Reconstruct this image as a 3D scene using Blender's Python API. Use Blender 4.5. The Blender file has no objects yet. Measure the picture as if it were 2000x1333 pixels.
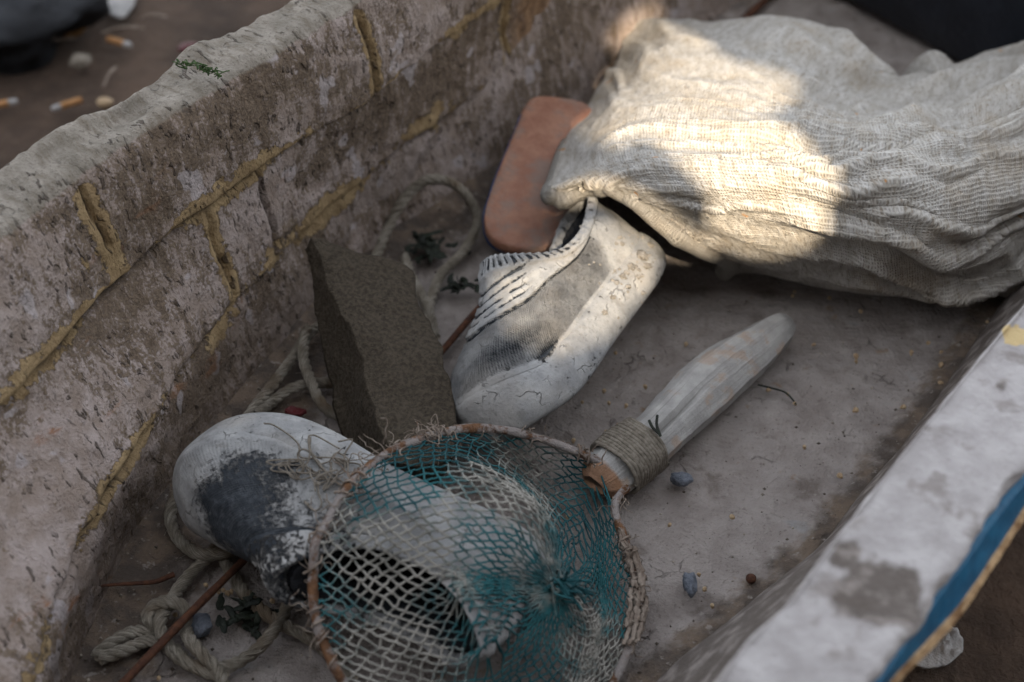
import bpy, bmesh, math, random
import numpy as np
from mathutils import Vector, Matrix
random.seed(7)
rng = np.random.default_rng(7)
R = math.radians
scene = bpy.context.scene
COL = scene.collection

# ------------------------------------------------------------------ camera
PITCH = R(44.0); CAMH = 0.78; FPX = 2000 * 50.0 / 36.0
cd = bpy.data.cameras.new('camera'); cam = bpy.data.objects.new('camera', cd); COL.objects.link(cam)
cd.lens = 50; cd.sensor_width = 36; cd.clip_start = 0.02; cd.clip_end = 200
cam.location = (0, 0, CAMH); cam.rotation_euler = (math.pi / 2 - PITCH, 0, 0)
cd.dof.use_dof = True; cd.dof.focus_distance = 0.975; cd.dof.aperture_fstop = 4.4
scene.camera = cam

# ------------------------------------------------------------------ sky, sun, exposure
SUN_DIR = Vector((0.06, -0.74, 0.64)).normalized()          # towards the sun
sun_el = math.asin(SUN_DIR.z); sun_az = math.atan2(SUN_DIR.x, SUN_DIR.y)
w = bpy.data.worlds.new('World'); scene.world = w; w.use_nodes = True
nt = w.node_tree; bg = nt.nodes['Background']
sk = nt.nodes.new('ShaderNodeTexSky'); sk.sky_type = 'NISHITA'; sk.sun_disc = False
sk.sun_elevation = sun_el; sk.sun_rotation = sun_az
sk.air_density = 1.0; sk.dust_density = 2.5; sk.ozone_density = 1.0
hs = nt.nodes.new('ShaderNodeHueSaturation'); hs.inputs['Saturation'].default_value = 0.25
nt.links.new(sk.outputs[0], hs.inputs['Color']); nt.links.new(hs.outputs[0], bg.inputs[0]); bg.inputs[1].default_value = 0.085
sl = bpy.data.lights.new('sun', 'SUN'); sl.energy = 2.5; sl.angle = R(0.4); sl.color = (1.0, 0.82, 0.60)
so = bpy.data.objects.new('sun', sl); COL.objects.link(so)
so.rotation_euler = SUN_DIR.to_track_quat('Z', 'Y').to_euler()
scene.view_settings.view_transform = 'Standard'; scene.view_settings.look = 'None'
scene.view_settings.gamma = 1.0; scene.view_settings.exposure = 2.68
scene.cycles.max_bounces = 8; scene.cycles.use_denoising = True

# ------------------------------------------------------------------ helpers
_F = np.array([0, math.cos(PITCH), -math.sin(PITCH)]); _U = np.array([0, math.sin(PITCH), math.cos(PITCH)])
_C = np.array([0, 0, CAMH])
def px(x, y, z=0.0):
    """point of the place that stands at height z where the photo shows (x, y)"""
    d = _F + np.array([1, 0, 0]) * (x - 1000) / FPX + _U * (666.5 - y) / FPX
    return _C + d * ((z - CAMH) / d[2])
def pxs(l): return np.array([px(*p) for p in l])

def _hash(ix, iy, iz, seed):
    h = (ix.astype(np.int64) * 374761393 + iy.astype(np.int64) * 668265263 + iz.astype(np.int64) * 2147483647 + seed * 1274126177) & 0xffffffff
    h = ((h ^ (h >> 13)) * 1274126177) & 0xffffffff
    h = ((h ^ (h >> 16)) * 2246822519) & 0xffffffff
    return ((h ^ (h >> 15)) & 0xffffff) / float(0xffffff)
def vnoise(P, scale=1.0, seed=0):
    """value noise in -1..1 ; scale scalar or 3-vector"""
    Q = np.asarray(P, float) * np.asarray(scale, float)
    i = np.floor(Q); f = Q - i; f = f * f * f * (f * (f * 6 - 15) + 10)
    i = i.astype(np.int64); r = 0
    for dx in (0, 1):
        for dy in (0, 1):
            for dz in (0, 1):
                wgt = (f[..., 0] if dx else 1 - f[..., 0]) * (f[..., 1] if dy else 1 - f[..., 1]) * (f[..., 2] if dz else 1 - f[..., 2])
                r = r + wgt * _hash(i[..., 0] + dx, i[..., 1] + dy, i[..., 2] + dz, seed)
    return r * 2 - 1
def fbm(P, scale=1.0, octv=4, seed=0, gain=0.5):
    r = 0; a = 1.0; t = 0
    s = np.asarray(scale, float)
    for k in range(octv):
        r = r + a * vnoise(P, s, seed + k * 17); t += a; a *= gain; s = s * 2.03
    return r / t
def sstep(a, b, x):
    t = np.clip((x - a) / (b - a), 0, 1); return t * t * (3 - 2 * t)
def hermite(xs, ys, xq, damp=1.0):
    xs = np.asarray(xs, float); ys = np.asarray(ys, float); n = len(xs)
    if ys.ndim == 1: ys = ys[:, None]; sq = True
    else: sq = False
    m = np.zeros_like(ys); d = np.diff(ys, axis=0) / np.diff(xs)[:, None]
    m[1:-1] = 0.5 * (d[:-1] + d[1:]); m[0] = d[0]; m[-1] = d[-1]
    k = np.clip(np.searchsorted(xs, xq) - 1, 0, n - 2); h = (xs[k + 1] - xs[k])[:, None]
    t = ((xq - xs[k])[:, None]) / h; tc = np.clip(t, 0, 1)
    r = (2*tc**3-3*tc**2+1)*ys[k] + (tc**3-2*tc**2+tc)*h*m[k] + (-2*tc**3+3*tc**2)*ys[k+1] + (tc**3-tc**2)*h*m[k+1]
    r = r + np.where(t < 0, t*h*m[0]*damp, 0) + np.where(t > 1, (t-1)*h*m[-1]*damp, 0)
    return r[:, 0] if sq else r
def resample(P, n, closed=False):
    """smooth curve through the points, n samples evenly along its length"""
    P = np.asarray(P, float)
    if closed: Q = np.vstack([P[-2:], P, P[:3]])
    else: Q = P
    s = np.r_[0, np.cumsum(np.linalg.norm(np.diff(Q, axis=0), axis=1) ** 0.7)]
    if closed: a, b = s[2], s[2 + len(P)]
    else: a, b = 0, s[-1]
    tq = np.linspace(a, b, max(n * 4, 400)); D = hermite(s, Q, tq)
    L = np.r_[0, np.cumsum(np.linalg.norm(np.diff(D, axis=0), axis=1))]
    q = np.linspace(0, L[-1], n, endpoint=not closed)
    return np.stack([np.interp(q, L, D[:, k]) for k in range(D.shape[1])], 1)
def surf(ctrl, nu, nv):
    """ctrl (r, c, 3) -> smooth grid (nu, nv, 3)"""
    c = np.asarray(ctrl, float); r_, c_, k = c.shape
    a = hermite(np.arange(r_), c.reshape(r_, -1), np.linspace(0, r_ - 1, nu)).reshape(nu, c_, k)
    b = np.swapaxes(a, 0, 1).reshape(c_, -1)
    b = hermite(np.arange(c_), b, np.linspace(0, c_ - 1, nv)).reshape(nv, nu, k)
    return np.swapaxes(b, 0, 1)
def gnormals(G, cu=False, cv=False):
    def df(A, ax, cl):
        return (np.roll(A, -1, ax) - np.roll(A, 1, ax)) if cl else np.gradient(A, axis=ax)
    n = np.cross(df(G, 0, cu), df(G, 1, cv)); l = np.linalg.norm(n, axis=2, keepdims=True)
    return n / np.maximum(l, 1e-12)

class MB:
    """collects pieces, then links them as one mesh object"""
    def __init__(s): s.v = []; s.f = []; s.uv = []; s.n = 0; s.at = {}
    def add(s, V, faces, uvs=None, at=None):
        V = np.asarray(V, float).reshape(-1, 3); b = s.n
        s.v.append(V)
        s.f += [tuple(int(i) + b for i in f) for f in faces]
        s.uv += uvs if uvs is not None else [[(0.0, 0.0)] * len(f) for f in faces]
        for k in set(list(s.at) + list(at or {})):
            l = s.at.setdefault(k, [np.zeros(b)] if b else [])
            l.append(np.asarray(at[k], float).reshape(-1) if at and k in at else np.zeros(len(V)))
        s.n += len(V)
    def grid(s, G, cu=False, cv=False, U=None, V=None, at=None, flip=False):
        nu, nv = G.shape[:2]
        if U is None: U = np.linspace(0, 1, nu + 1 if cu else nu)
        if V is None: V = np.linspace(0, 1, nv + 1 if cv else nv)
        U2 = U if np.ndim(U) == 2 else None
        fs = []; uv = []
        for i in range(nu if cu else nu - 1):
            i2 = (i + 1) % nu
            for j in range(nv if cv else nv - 1):
                j2 = (j + 1) % nv
                q = [(i, j, i, j), (i2, j, i + 1, j), (i2, j2, i + 1, j + 1), (i, j2, i, j + 1)]
                if flip: q.reverse()
                fs.append([a * nv + b for a, b, _, _ in q]); uv.append([(U[c], V[d]) for _, _, c, d in q])
        s.add(G.reshape(-1, 3), fs, uv, at)
    def tube(s, P, r, k=8, cap=True, vscale=1.0, at=None, sq=1.0):
        P = np.asarray(P, float); n = len(P); r = np.broadcast_to(np.asarray(r, float), (n,))
        T = np.gradient(P, axis=0); T /= np.maximum(np.linalg.norm(T, axis=1, keepdims=True), 1e-9)
        u = np.array([0, 0, 1.0]) if abs(T[0][2]) < 0.9 else np.array([1.0, 0, 0])
        N = np.zeros_like(P)
        for i in range(n):
            u = u - T[i] * np.dot(u, T[i]); u = u / max(np.linalg.norm(u), 1e-9); N[i] = u
        B = np.cross(T, N); a = np.linspace(0, 2 * math.pi, k, endpoint=False)
        G = P[:, None] + r[:, None, None] * (np.cos(a)[None, :, None] * B[:, None] + sq * np.sin(a)[None, :, None] * N[:, None])
        L = np.r_[0, np.cumsum(np.linalg.norm(np.diff(P, axis=0), axis=1))]
        A = {q: np.repeat(np.broadcast_to(v, (n,)), k) for q, v in (at or {}).items()}
        s.grid(G, cv=True, U=L, at=A, flip=True)
        if cap:
            b = s.n - n * k
            s.f.append(tuple(b + j for j in range(k))); s.uv.append([(0, 0)] * k)
            s.f.append(tuple(b + (n - 1) * k + j for j in range(k - 1, -1, -1))); s.uv.append([(0, 0)] * k)
        return G
    def build(s, name, mat, parent=None, smooth=True, loc=None):
        V = np.vstack(s.v)
        if parent is not None: V = V - np.array(parent.location)
        elif loc is not None: V = V - np.asarray(loc)
        me = bpy.data.meshes.new(name)
        me.from_pydata(V.tolist(), [], s.f)
        uvl = me.uv_layers.new(name='UVMap')
        flat = np.array([c for f in s.uv for c in f], dtype=np.float32).ravel()
        uvl.data.foreach_set('uv', flat)
        for k, l in s.at.items():
            a = me.attributes.new(k, 'FLOAT', 'POINT'); a.data.foreach_set('value', np.concatenate(l).astype(np.float32))
        me.polygons.foreach_set('use_smooth', [smooth] * len(me.polygons))
        me.materials.append(mat); me.update()
        o = bpy.data.objects.new(name, me); COL.objects.link(o)
        if parent is not None: o.parent = parent
        elif loc is not None: o.location = tuple(loc)
        return o
def thing(name, loc, label, cat, group=None):
    o = bpy.data.objects.new(name, None); COL.objects.link(o); o.location = tuple(loc); o.empty_display_size = 0.05
    tag(o, label, cat, group); return o
def tag(o, label=None, cat=None, group=None, kind=None):
    if label: o['label'] = label
    if cat: o['category'] = cat
    if group: o['group'] = group
    if kind: o['kind'] = kind
    return o
def blob(mb, c, rad, n=10, seed=0, rough=0.35, freq=1.6):
    """irregular lump"""
    th = np.linspace(0, math.pi, n); ph = np.linspace(0, 2 * math.pi, n * 2, endpoint=False)
    D = np.stack([np.sin(th)[:, None] * np.cos(ph), np.sin(th)[:, None] * np.sin(ph), np.cos(th)[:, None] * np.ones_like(ph)], 2)
    rr = 1 + rough * fbm(D + seed * 3.1, freq, 3, seed)
    mb.grid(np.asarray(c) + D * rr[..., None] * np.asarray(rad), cv=True)

# ------------------------------------------------------------------ material kit
class M:
    def __init__(s, name):
        s.m = bpy.data.materials.new(name); s.m.use_nodes = True; s.t = s.m.node_tree
        s.b = s.t.nodes['Principled BSDF']; s.b.inputs['Roughness'].default_value = 0.85
        s.b.inputs['Specular IOR Level'].default_value = 0.3
    def n(s, ty, **kw):
        nd = s.t.nodes.new(ty)
        for k, v in kw.items(): setattr(nd, k, v)
        return nd
    def put(s, sock, v):
        if v is None: return
        if hasattr(v, 'is_linked') or isinstance(v, bpy.types.NodeSocket): s.t.links.new(v, sock)
        elif isinstance(v, (tuple, list)) and len(v) == 3 and sock.type == 'RGBA': sock.default_value = (*v, 1)
        else: sock.default_value = v
    def obj(s): return s.n('ShaderNodeTexCoord').outputs['Object']
    def uv(s): return s.n('ShaderNodeTexCoord').outputs['UV']
    def attr(s, a): return s.n('ShaderNodeAttribute', attribute_name=a).outputs['Fac']
    def scale(s, v, sc, rot=(0, 0, 0)):
        m = s.n('ShaderNodeMapping'); s.put(m.inputs[0], v); m.inputs['Scale'].default_value = sc; m.inputs['Rotation'].default_value = rot
        return m.outputs[0]
    def noise(s, v, sc, det=5, ro=0.55, dist=0.0):
        t = s.n('ShaderNodeTexNoise'); s.put(t.inputs['Vector'], v); t.inputs['Scale'].default_value = sc
        t.inputs['Detail'].default_value = det; t.inputs['Roughness'].default_value = ro; t.inputs['Distortion'].default_value = dist
        return t.outputs['Fac']
    def voro(s, v, sc, feat='F1', out='Distance', rnd=1.0):
        t = s.n('ShaderNodeTexVoronoi', feature=feat); s.put(t.inputs['Vector'], v); t.inputs['Scale'].default_value = sc
        t.inputs['Randomness'].default_value = rnd
        return t.outputs[out]
    def wave(s, v, sc, dist=0.0, dets=1.0, dirn='X', prof='SIN'):
        t = s.n('ShaderNodeTexWave', bands_direction=dirn, wave_profile=prof); s.put(t.inputs['Vector'], v)
        t.inputs['Scale'].default_value = sc; t.inputs['Distortion'].default_value = dist; t.inputs['Detail Scale'].default_value = dets
        return t.outputs['Fac']
    def math(s, op, a, b=None, c=None, clamp=False):
        t = s.n('ShaderNodeMath', operation=op, use_clamp=clamp); s.put(t.inputs[0], a); s.put(t.inputs[1], b); s.put(t.inputs[2], c)
        return t.outputs[0]
    def rng(s, v, a, b, c=0.0, d=1.0, smooth=True):
        t = s.n('ShaderNodeMapRange', interpolation_type='SMOOTHSTEP' if smooth else 'LINEAR')
        s.put(t.inputs[0], v)
        for k, q in zip((1, 2, 3, 4), (a, b, c, d)): t.inputs[k].default_value = q
        return t.outputs[0]
    def mix(s, f, a, b, mode='MIX'):
        t = s.n('ShaderNodeMix', data_type='RGBA', blend_type=mode); s.put(t.inputs[0], f); s.put(t.inputs[6], a); s.put(t.inputs[7], b)
        return t.outputs[2]
    def warp(s, v, sc, amt):
        t = s.n('ShaderNodeTexNoise'); s.put(t.inputs['Vector'], v); t.inputs['Scale'].default_value = sc; t.inputs['Detail'].default_value = 3
        q = s.n('ShaderNodeVectorMath', operation='SUBTRACT'); s.put(q.inputs[0], t.outputs['Color']); q.inputs[1].default_value = (.5, .5, .5)
        r = s.n('ShaderNodeVectorMath', operation='MULTIPLY_ADD'); s.put(r.inputs[0], q.outputs[0]); r.inputs[1].default_value = (amt,) * 3; s.put(r.inputs[2], v)
        return r.outputs[0]
    def bump(s, h, dist, nrm=None, st=1.0):
        t = s.n('ShaderNodeBump'); t.inputs['Strength'].default_value = st; t.inputs['Distance'].default_value = dist
        s.put(t.inputs['Height'], h); s.put(t.inputs['Normal'], nrm)
        return t.outputs[0]
    def out(s, col=None, rough=None, nrm=None, spec=None):
        s.put(s.b.inputs['Base Color'], col); s.put(s.b.inputs['Roughness'], rough); s.put(s.b.inputs['Normal'], nrm)
        s.put(s.b.inputs['Specular IOR Level'], spec)
        return s.m

def mat_planks():
    m = M('old_paint_planks'); o = m.obj(); u = m.uv()
    us = m.scale(u, (1, 0.35, 1))                       # strokes run across the plank
    wv = m.warp(o, 30, 0.02)
    big = m.noise(wv, 9, 6, .6); mid = m.noise(o, 45, 6, .65); str_ = m.noise(m.warp(us, 40, .012), 130, 5, .6); fine = m.noise(o, 420, 4, .6)
    paint = m.mix(m.rng(mid, .35, .65), (.245, .193, .160), (.375, .318, .295))
    dirt = m.mix(m.rng(fine, .3, .7), (.075, .053, .036), (.165, .122, .084))
    area = m.noise(m.scale(u, (1, 1.6, 1)), 6.5, 3, .5)
    k = m.math('ADD', m.math('MULTIPLY', big, .40), m.math('MULTIPLY', m.math('SUBTRACT', str_, .06), .62)); k = m.math('ADD', k, m.math('MULTIPLY', m.math('SUBTRACT', area, .42), .75))
    k = m.math('ADD', k, m.math('MULTIPLY', m.math('SUBTRACT', fine, .5), .55)); k = m.math('ADD', k, m.math('MULTIPLY', m.math('SUBTRACT', mid, .5), .5))
    c = m.mix(m.rng(k, .47, .62, 0, .95), paint, dirt)
    chip = m.voro(m.warp(o, 45, .02), 34, 'F1'); chips = m.math('MULTIPLY', m.rng(chip, .10, .16, 1, 0), m.rng(area, .4, .6))
    c = m.mix(m.math('MULTIPLY', chips, .7), c, (.085, .062, .045))
    flake = m.rng(m.noise(m.warp(o, 60, .015), 30, 2), .64, .67, 0, .6); c = m.mix(flake, c, (.42, .385, .39))
    top = m.attr('top')
    tc = m.mix(m.rng(mid, .3, .7), (.17, .15, .12), (.31, .28, .24)); tc = m.mix(m.rng(str_, .46, .68, 0, .75), tc, (.14, .115, .085)); tc = m.mix(m.rng(fine, .52, .7, 0, .55), tc, (.11, .09, .068)); tc = m.mix(m.rng(big, .5, .7, 0, .6), tc, (.17, .135, .10))
    c = m.mix(m.rng(m.math('ADD', top, m.math('MULTIPLY', m.math('SUBTRACT', mid, .5), .9)), .35, .6), c, tc)
    rust = m.math('MULTIPLY', m.rng(m.noise(m.scale(u, (1, 2.2, 1)), 14, 6, .65), .6, .72), m.attr('low'))
    c = m.mix(rust, c, (.25, .10, .035))
    c = m.mix(m.math('MULTIPLY', m.attr('wood'), .75), c, m.mix(m.rng(str_, .35, .65), (.16, .085, .04), (.34, .205, .11)))
    oc = m.rng(m.math('ADD', m.attr('ochre'), m.math('MULTIPLY', m.math('SUBTRACT', m.noise(o, 110, 6, .7), .5), 1.7)), .52, .62)
    occ = m.mix(m.rng(mid, .3, .7), (.22, .15, .075), (.33, .24, .13)); occ = m.mix(m.rng(fine, .55, .8, 0, .6), occ, (.2, .13, .06))
    c = m.mix(oc, c, occ)
    gro = m.attr('groove'); c = m.mix(m.rng(gro, .3, .9), c, (.045, .035, .028))
    dash = m.noise(m.warp(m.scale(u, (1, .38, 1)), 90, .006), 260, 2, .5)
    crk = m.math('MULTIPLY', m.rng(dash, .60, .68), m.rng(m.noise(o, 26, 3), .38, .58)); c = m.mix(m.math('MULTIPLY', crk, .75), c, (.06, .044, .033))
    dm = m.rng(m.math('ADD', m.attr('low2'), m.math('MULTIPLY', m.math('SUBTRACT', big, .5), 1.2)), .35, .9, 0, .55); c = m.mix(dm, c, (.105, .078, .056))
    h = m.math('ADD', m.math('MULTIPLY', str_, .8), m.math('MULTIPLY', fine, .45))
    h = m.math('SUBTRACT', h, m.math('MULTIPLY', crk, .7)); h = m.math('ADD', h, m.math('MULTIPLY', oc, .35))
    h = m.math('SUBTRACT', h, m.math('MULTIPLY', chips, .6)); n = m.bump(mid, .005); n = m.bump(h, .0042, n)
    return m.out(c, m.rng(mid, .3, .7, .7, .95), n)
def mat_floor():
    m = M('muddy_boat_floor'); o = m.obj(); wv = m.warp(o, 22, .03)
    big = m.noise(wv, 7, 6, .6); mid = m.noise(o, 38, 6, .6); fine = m.noise(o, 300, 5, .6); gr = m.noise(o, 900, 3, .6)
    c = m.mix(m.rng(mid, .3, .7), (.225, .196, .18), (.335, .302, .28))
    c = m.mix(m.rng(m.noise(wv, 26, 5, .6), .56, .72, 0, .75), c, (.115, .09, .075))
    c = m.mix(m.rng(big, .5, .7, 0, .45), c, (.31, .285, .27))
    c = m.mix(m.rng(m.noise(o, 55, 4), .66, .74, 0, .6), c, (.21, .125, .055))
    c = m.mix(m.rng(m.noise(wv, 19, 3), .66, .72, 0, .35), c, (.22, .25, .27))
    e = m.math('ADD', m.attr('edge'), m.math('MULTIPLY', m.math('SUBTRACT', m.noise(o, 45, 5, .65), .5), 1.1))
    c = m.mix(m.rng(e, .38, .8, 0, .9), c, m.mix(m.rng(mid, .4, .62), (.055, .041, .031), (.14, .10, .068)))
    cr = m.voro(m.warp(o, 40, .03), 42, 'DISTANCE_TO_EDGE')
    crk = m.math('MULTIPLY', m.rng(cr, 0, .05, 1, 0), m.rng(m.noise(o, 30, 4), .55, .68))
    c = m.mix(m.math('MULTIPLY', crk, .5), c, (.06, .047, .04))
    c = m.mix(m.rng(fine, .56, .72, 0, .6), c, (.10, .08, .066)); c = m.mix(m.rng(m.noise(o, 150, 4, .6), .60, .70, 0, .45), c, (.40, .37, .34))
    h = m.math('ADD', mid, m.math('MULTIPLY', fine, .4)); h = m.math('SUBTRACT', h, m.math('MULTIPLY', crk, .25))
    n = m.bump(h, .0065); n = m.bump(gr, .0008, n)
    return m.out(c, m.rng(mid, .35, .65, .62, .9), n)
def mat_gunwale():
    m = M('white_paint_gunwale'); o = m.obj()
    mid = m.noise(o, 40, 5, .6); big = m.noise(m.warp(o, 20, .03), 12, 5, .6); fine = m.noise(o, 350, 4, .6)
    c = m.mix(m.rng(mid, .3, .7), (.30, .28, .275), (.425, .405, .40))
    c = m.mix(m.rng(m.noise(m.warp(o, 50, .02), 34, 4), .58, .68, 0, .65), c, (.19, .165, .15))
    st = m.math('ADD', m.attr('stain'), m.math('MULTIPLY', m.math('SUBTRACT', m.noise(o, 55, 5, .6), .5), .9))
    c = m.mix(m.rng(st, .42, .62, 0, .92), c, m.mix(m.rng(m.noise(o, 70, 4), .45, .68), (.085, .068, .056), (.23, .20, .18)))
    oc = m.math('ADD', m.attr('ochre'), m.math('MULTIPLY', m.math('SUBTRACT', m.noise(o, 80, 5, .6), .5), .9))
    c = m.mix(m.rng(oc, .5, .58), c, (.50, .38, .19))
    n = m.bump(m.math('ADD', mid, m.math('MULTIPLY', fine, .3)), .004)
    return m.out(c, .75, n)
def mat_blue():
    m = M('blue_boat_paint'); o = m.obj(); mid = m.noise(o, 60, 5, .6)
    c = m.mix(m.rng(mid, .3, .7), (.008, .075, .155), (.014, .125, .235))
    c = m.mix(m.rng(m.noise(m.scale(o, (1, 1, 3)), 110, 5, .7), .66, .72, 0, .8), c, (.06, .05, .045))
    return m.out(c, .5, m.bump(mid, .002))
def mat_wood_edge():
    m = M('bare_wood'); o = m.obj(); a = m.noise(o, 90, 5, .65)
    c = m.mix(m.rng(a, .35, .65), (.22, .12, .055), (.52, .36, .20))
    return m.out(c, .8, m.bump(a, .004))
def mat_ground():
    m = M('dark_earth'); o = m.obj(); a = m.noise(o, 8, 7, .65); f = m.noise(o, 70, 6, .7)
    c = m.mix(m.rng(a, .35, .68), (.040, .026, .018), (.10, .066, .046)); c = m.mix(m.rng(f, .55, .75, 0, .6), c, (.13, .095, .07))
    return m.out(c, .95, m.bump(f, .012))
def mat_sack():
    m = M('woven_sack_cloth'); o = m.obj(); u = m.uv()
    w1 = m.wave(m.warp(u, 60, .0025), 160, 0.0, 1, 'X'); w2 = m.wave(m.warp(u, 60, .0025), 150, 0.0, 1, 'Y')
    weave = m.math('MAXIMUM', w1, w2)
    big = m.noise(o, 16, 6, .6); mid = m.noise(m.scale(u, (1, 2, 1)), 70, 5, .65); sp = m.noise(u, 330, 3, .6)
    c = m.mix(m.rng(mid, .35, .65), (.42, .395, .35), (.55, .535, .505))
    c = m.mix(m.rng(big, .48, .68, 0, .55), c, (.40, .335, .25))
    c = m.mix(m.rng(sp, .52, .68, 0, .62), c, (.22, .18, .13))
    c = m.mix(m.rng(weave, .25, .6, .34, 0), c, (.17, .14, .105))
    c = m.mix(m.math('MULTIPLY', m.rng(m.noise(o, 55, 2), .73, .76), .7), c, (.5, .24, .07))
    n = m.bump(mid, .003); n = m.bump(m.math('ADD', weave, m.math('MULTIPLY', sp, .6)), .0009, n)
    return m.out(c, .9, n, .15)
def mat_shoe(cloth=True):
    m = M('mud_caked_rubber'); o = m.obj(); u = m.uv()
    a = m.attr('mud'); nz = m.noise(o, 240, 6, .7); md = m.noise(m.warp(o, 60, .01), 55, 5, .6); fine = m.noise(o, 420, 4, .65); big = m.noise(o, 22, 4)
    k = m.math('ADD', a, m.math('MULTIPLY', m.math('SUBTRACT', nz, .5), .95)); k = m.math('ADD', k, m.math('MULTIPLY', m.math('SUBTRACT', md, .5), .75))
    rib = m.math('MULTIPLY', m.wave(m.scale(u, (1, 1, 1)), 170, 0.6, 60, 'Y'), 1.0)
    rib2 = m.wave(u, 120, 0, 1, 'X')
    tex = m.math('MULTIPLY', m.math('ADD', rib, m.math('MULTIPLY', rib2, .6)), m.attr('cloth'))
    k = m.math('ADD', k, m.math('MULTIPLY', m.math('MULTIPLY', m.math('SUBTRACT', tex, .40), m.attr('cloth')), .5))
    k = m.math('ADD', k, m.math('MULTIPLY', m.math('SUBTRACT', fine, .5), .5)); f = m.rng(k, .38, .62)
    mud = m.mix(m.rng(md, .3, .7), (.215, .220, .224), (.345, .350, .348)); mud = m.mix(m.rng(big, .45, .7, 0, .5), mud, (.32, .30, .27))
    mud = m.mix(m.rng(fine, .55, .72, 0, .6), mud, (.15, .147, .143))
    cr = m.voro(m.warp(o, 70, .02), 38, 'DISTANCE_TO_EDGE'); crk = m.math('MULTIPLY', m.rng(cr, 0, .02, 1, 0), m.rng(md, .5, .6))
    ston = m.rng(m.noise(m.warp(o, 80, .012), 95, 4, .6), .56, .66, 0, .5); mud = m.mix(ston, mud, (.20, .195, .185)); mud = m.mix(m.math('MULTIPLY', crk, .5), mud, (.09, .086, .082))
    rub = m.mix(m.rng(nz, .4, .7), (.018, .024, .032), (.07, .08, .092))
    c = m.mix(f, rub, mud)
    h = m.math('ADD', m.math('MULTIPLY', f, .5), m.math('MULTIPLY', md, .5)); h = m.math('SUBTRACT', h, m.math('MULTIPLY', crk, .3))
    n = m.bump(h, .0030); n = m.bump(tex, .0013, n); n = m.bump(m.math('ADD', nz, m.math('MULTIPLY', fine, .6)), .0008, n)
    return m.out(c, m.rng(f, 0, 1, .5, .88), n)
def simple(name, c1, c2, sc=80, bd=.002, ro=.85, c3=None, spec=.3, t3=(.6, .7)):
    m = M(name); o = m.obj(); a = m.noise(o, sc, 6, .65); b = m.noise(o, sc * 5, 4, .6)
    c = m.mix(m.rng(a, .35, .65), c1, c2)
    if c3: c = m.mix(m.rng(m.noise(m.warp(o, sc * .7, .5 / sc), sc * .6, 5, .65), t3[0], t3[1], 0, .85), c, c3)
    return m.out(c, ro, m.bump(m.math('ADD', a, m.math('MULTIPLY', b, .5)), bd), spec)
def mat_rope():
    m = M('old_hemp_rope'); o = m.obj(); u = m.uv(); a = m.noise(o, 90, 5, .6); f = m.noise(m.scale(u, (1, .12, 1)), 500, 4, .7)
    fib = m.wave(m.scale(u, (.25, 1, 1)), 5, 6, 3, 'Y')
    c = m.mix(m.rng(a, .3, .7), (.27, .24, .19), (.48, .44, .37)); c = m.mix(m.rng(fib, .2, .7, .6, 0), c, (.12, .095, .065))
    c = m.mix(m.rng(m.noise(o, 30, 3), .52, .68, 0, .7), c, (.15, .10, .055))
    return m.out(c, .95, m.bump(m.math('ADD', f, fib), .0012))
def mat_net():
    m = M('teal_net_twine'); o = m.obj(); a = m.noise(o, 60, 5, .65)
    k = m.math('ADD', m.attr('mud'), m.math('MULTIPLY', m.math('SUBTRACT', a, .5), 1.4))
    c = m.mix(m.rng(k, .3, .75), m.mix(m.rng(m.noise(o, 25, 3), .4, .6), (.010, .062, .072), (.022, .118, .13)), m.mix(m.rng(a, .4, .6), (.17, .165, .145), (.295, .285, .255)))
    return m.out(c, .9, m.bump(m.noise(o, 900, 2), .0006))
def mat_wood_handle():
    m = M('grey_weathered_wood'); o = m.obj(); u = m.uv()
    a = m.noise(o, 60, 5, .6); g = m.noise(m.scale(u, (.08, 1, 1)), 60, 5, .65); f = m.noise(o, 700, 3)
    c = m.mix(m.rng(a, .3, .7), (.27, .265, .255), (.39, .385, .37)); c = m.mix(m.rng(m.noise(m.warp(o, 60, .01), 42, 5, .6), .55, .66, 0, .6), c, (.34, .245, .175))
    c = m.mix(m.rng(g, .55, .70, 0, .6), c, (.15, .14, .13)); c = m.mix(m.rng(m.math('ADD', m.attr('raw'), m.math('MULTIPLY', m.math('SUBTRACT', a, .5), .8)), .4, .7, 0, .85), c, (.24, .115, .05)); c = m.mix(m.rng(f, .62, .8, 0, .4), c, (.15, .145, .14))
    return m.out(c, .85, m.bump(m.math('ADD', g, m.math('MULTIPLY', f, .4)), .0015))

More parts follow.
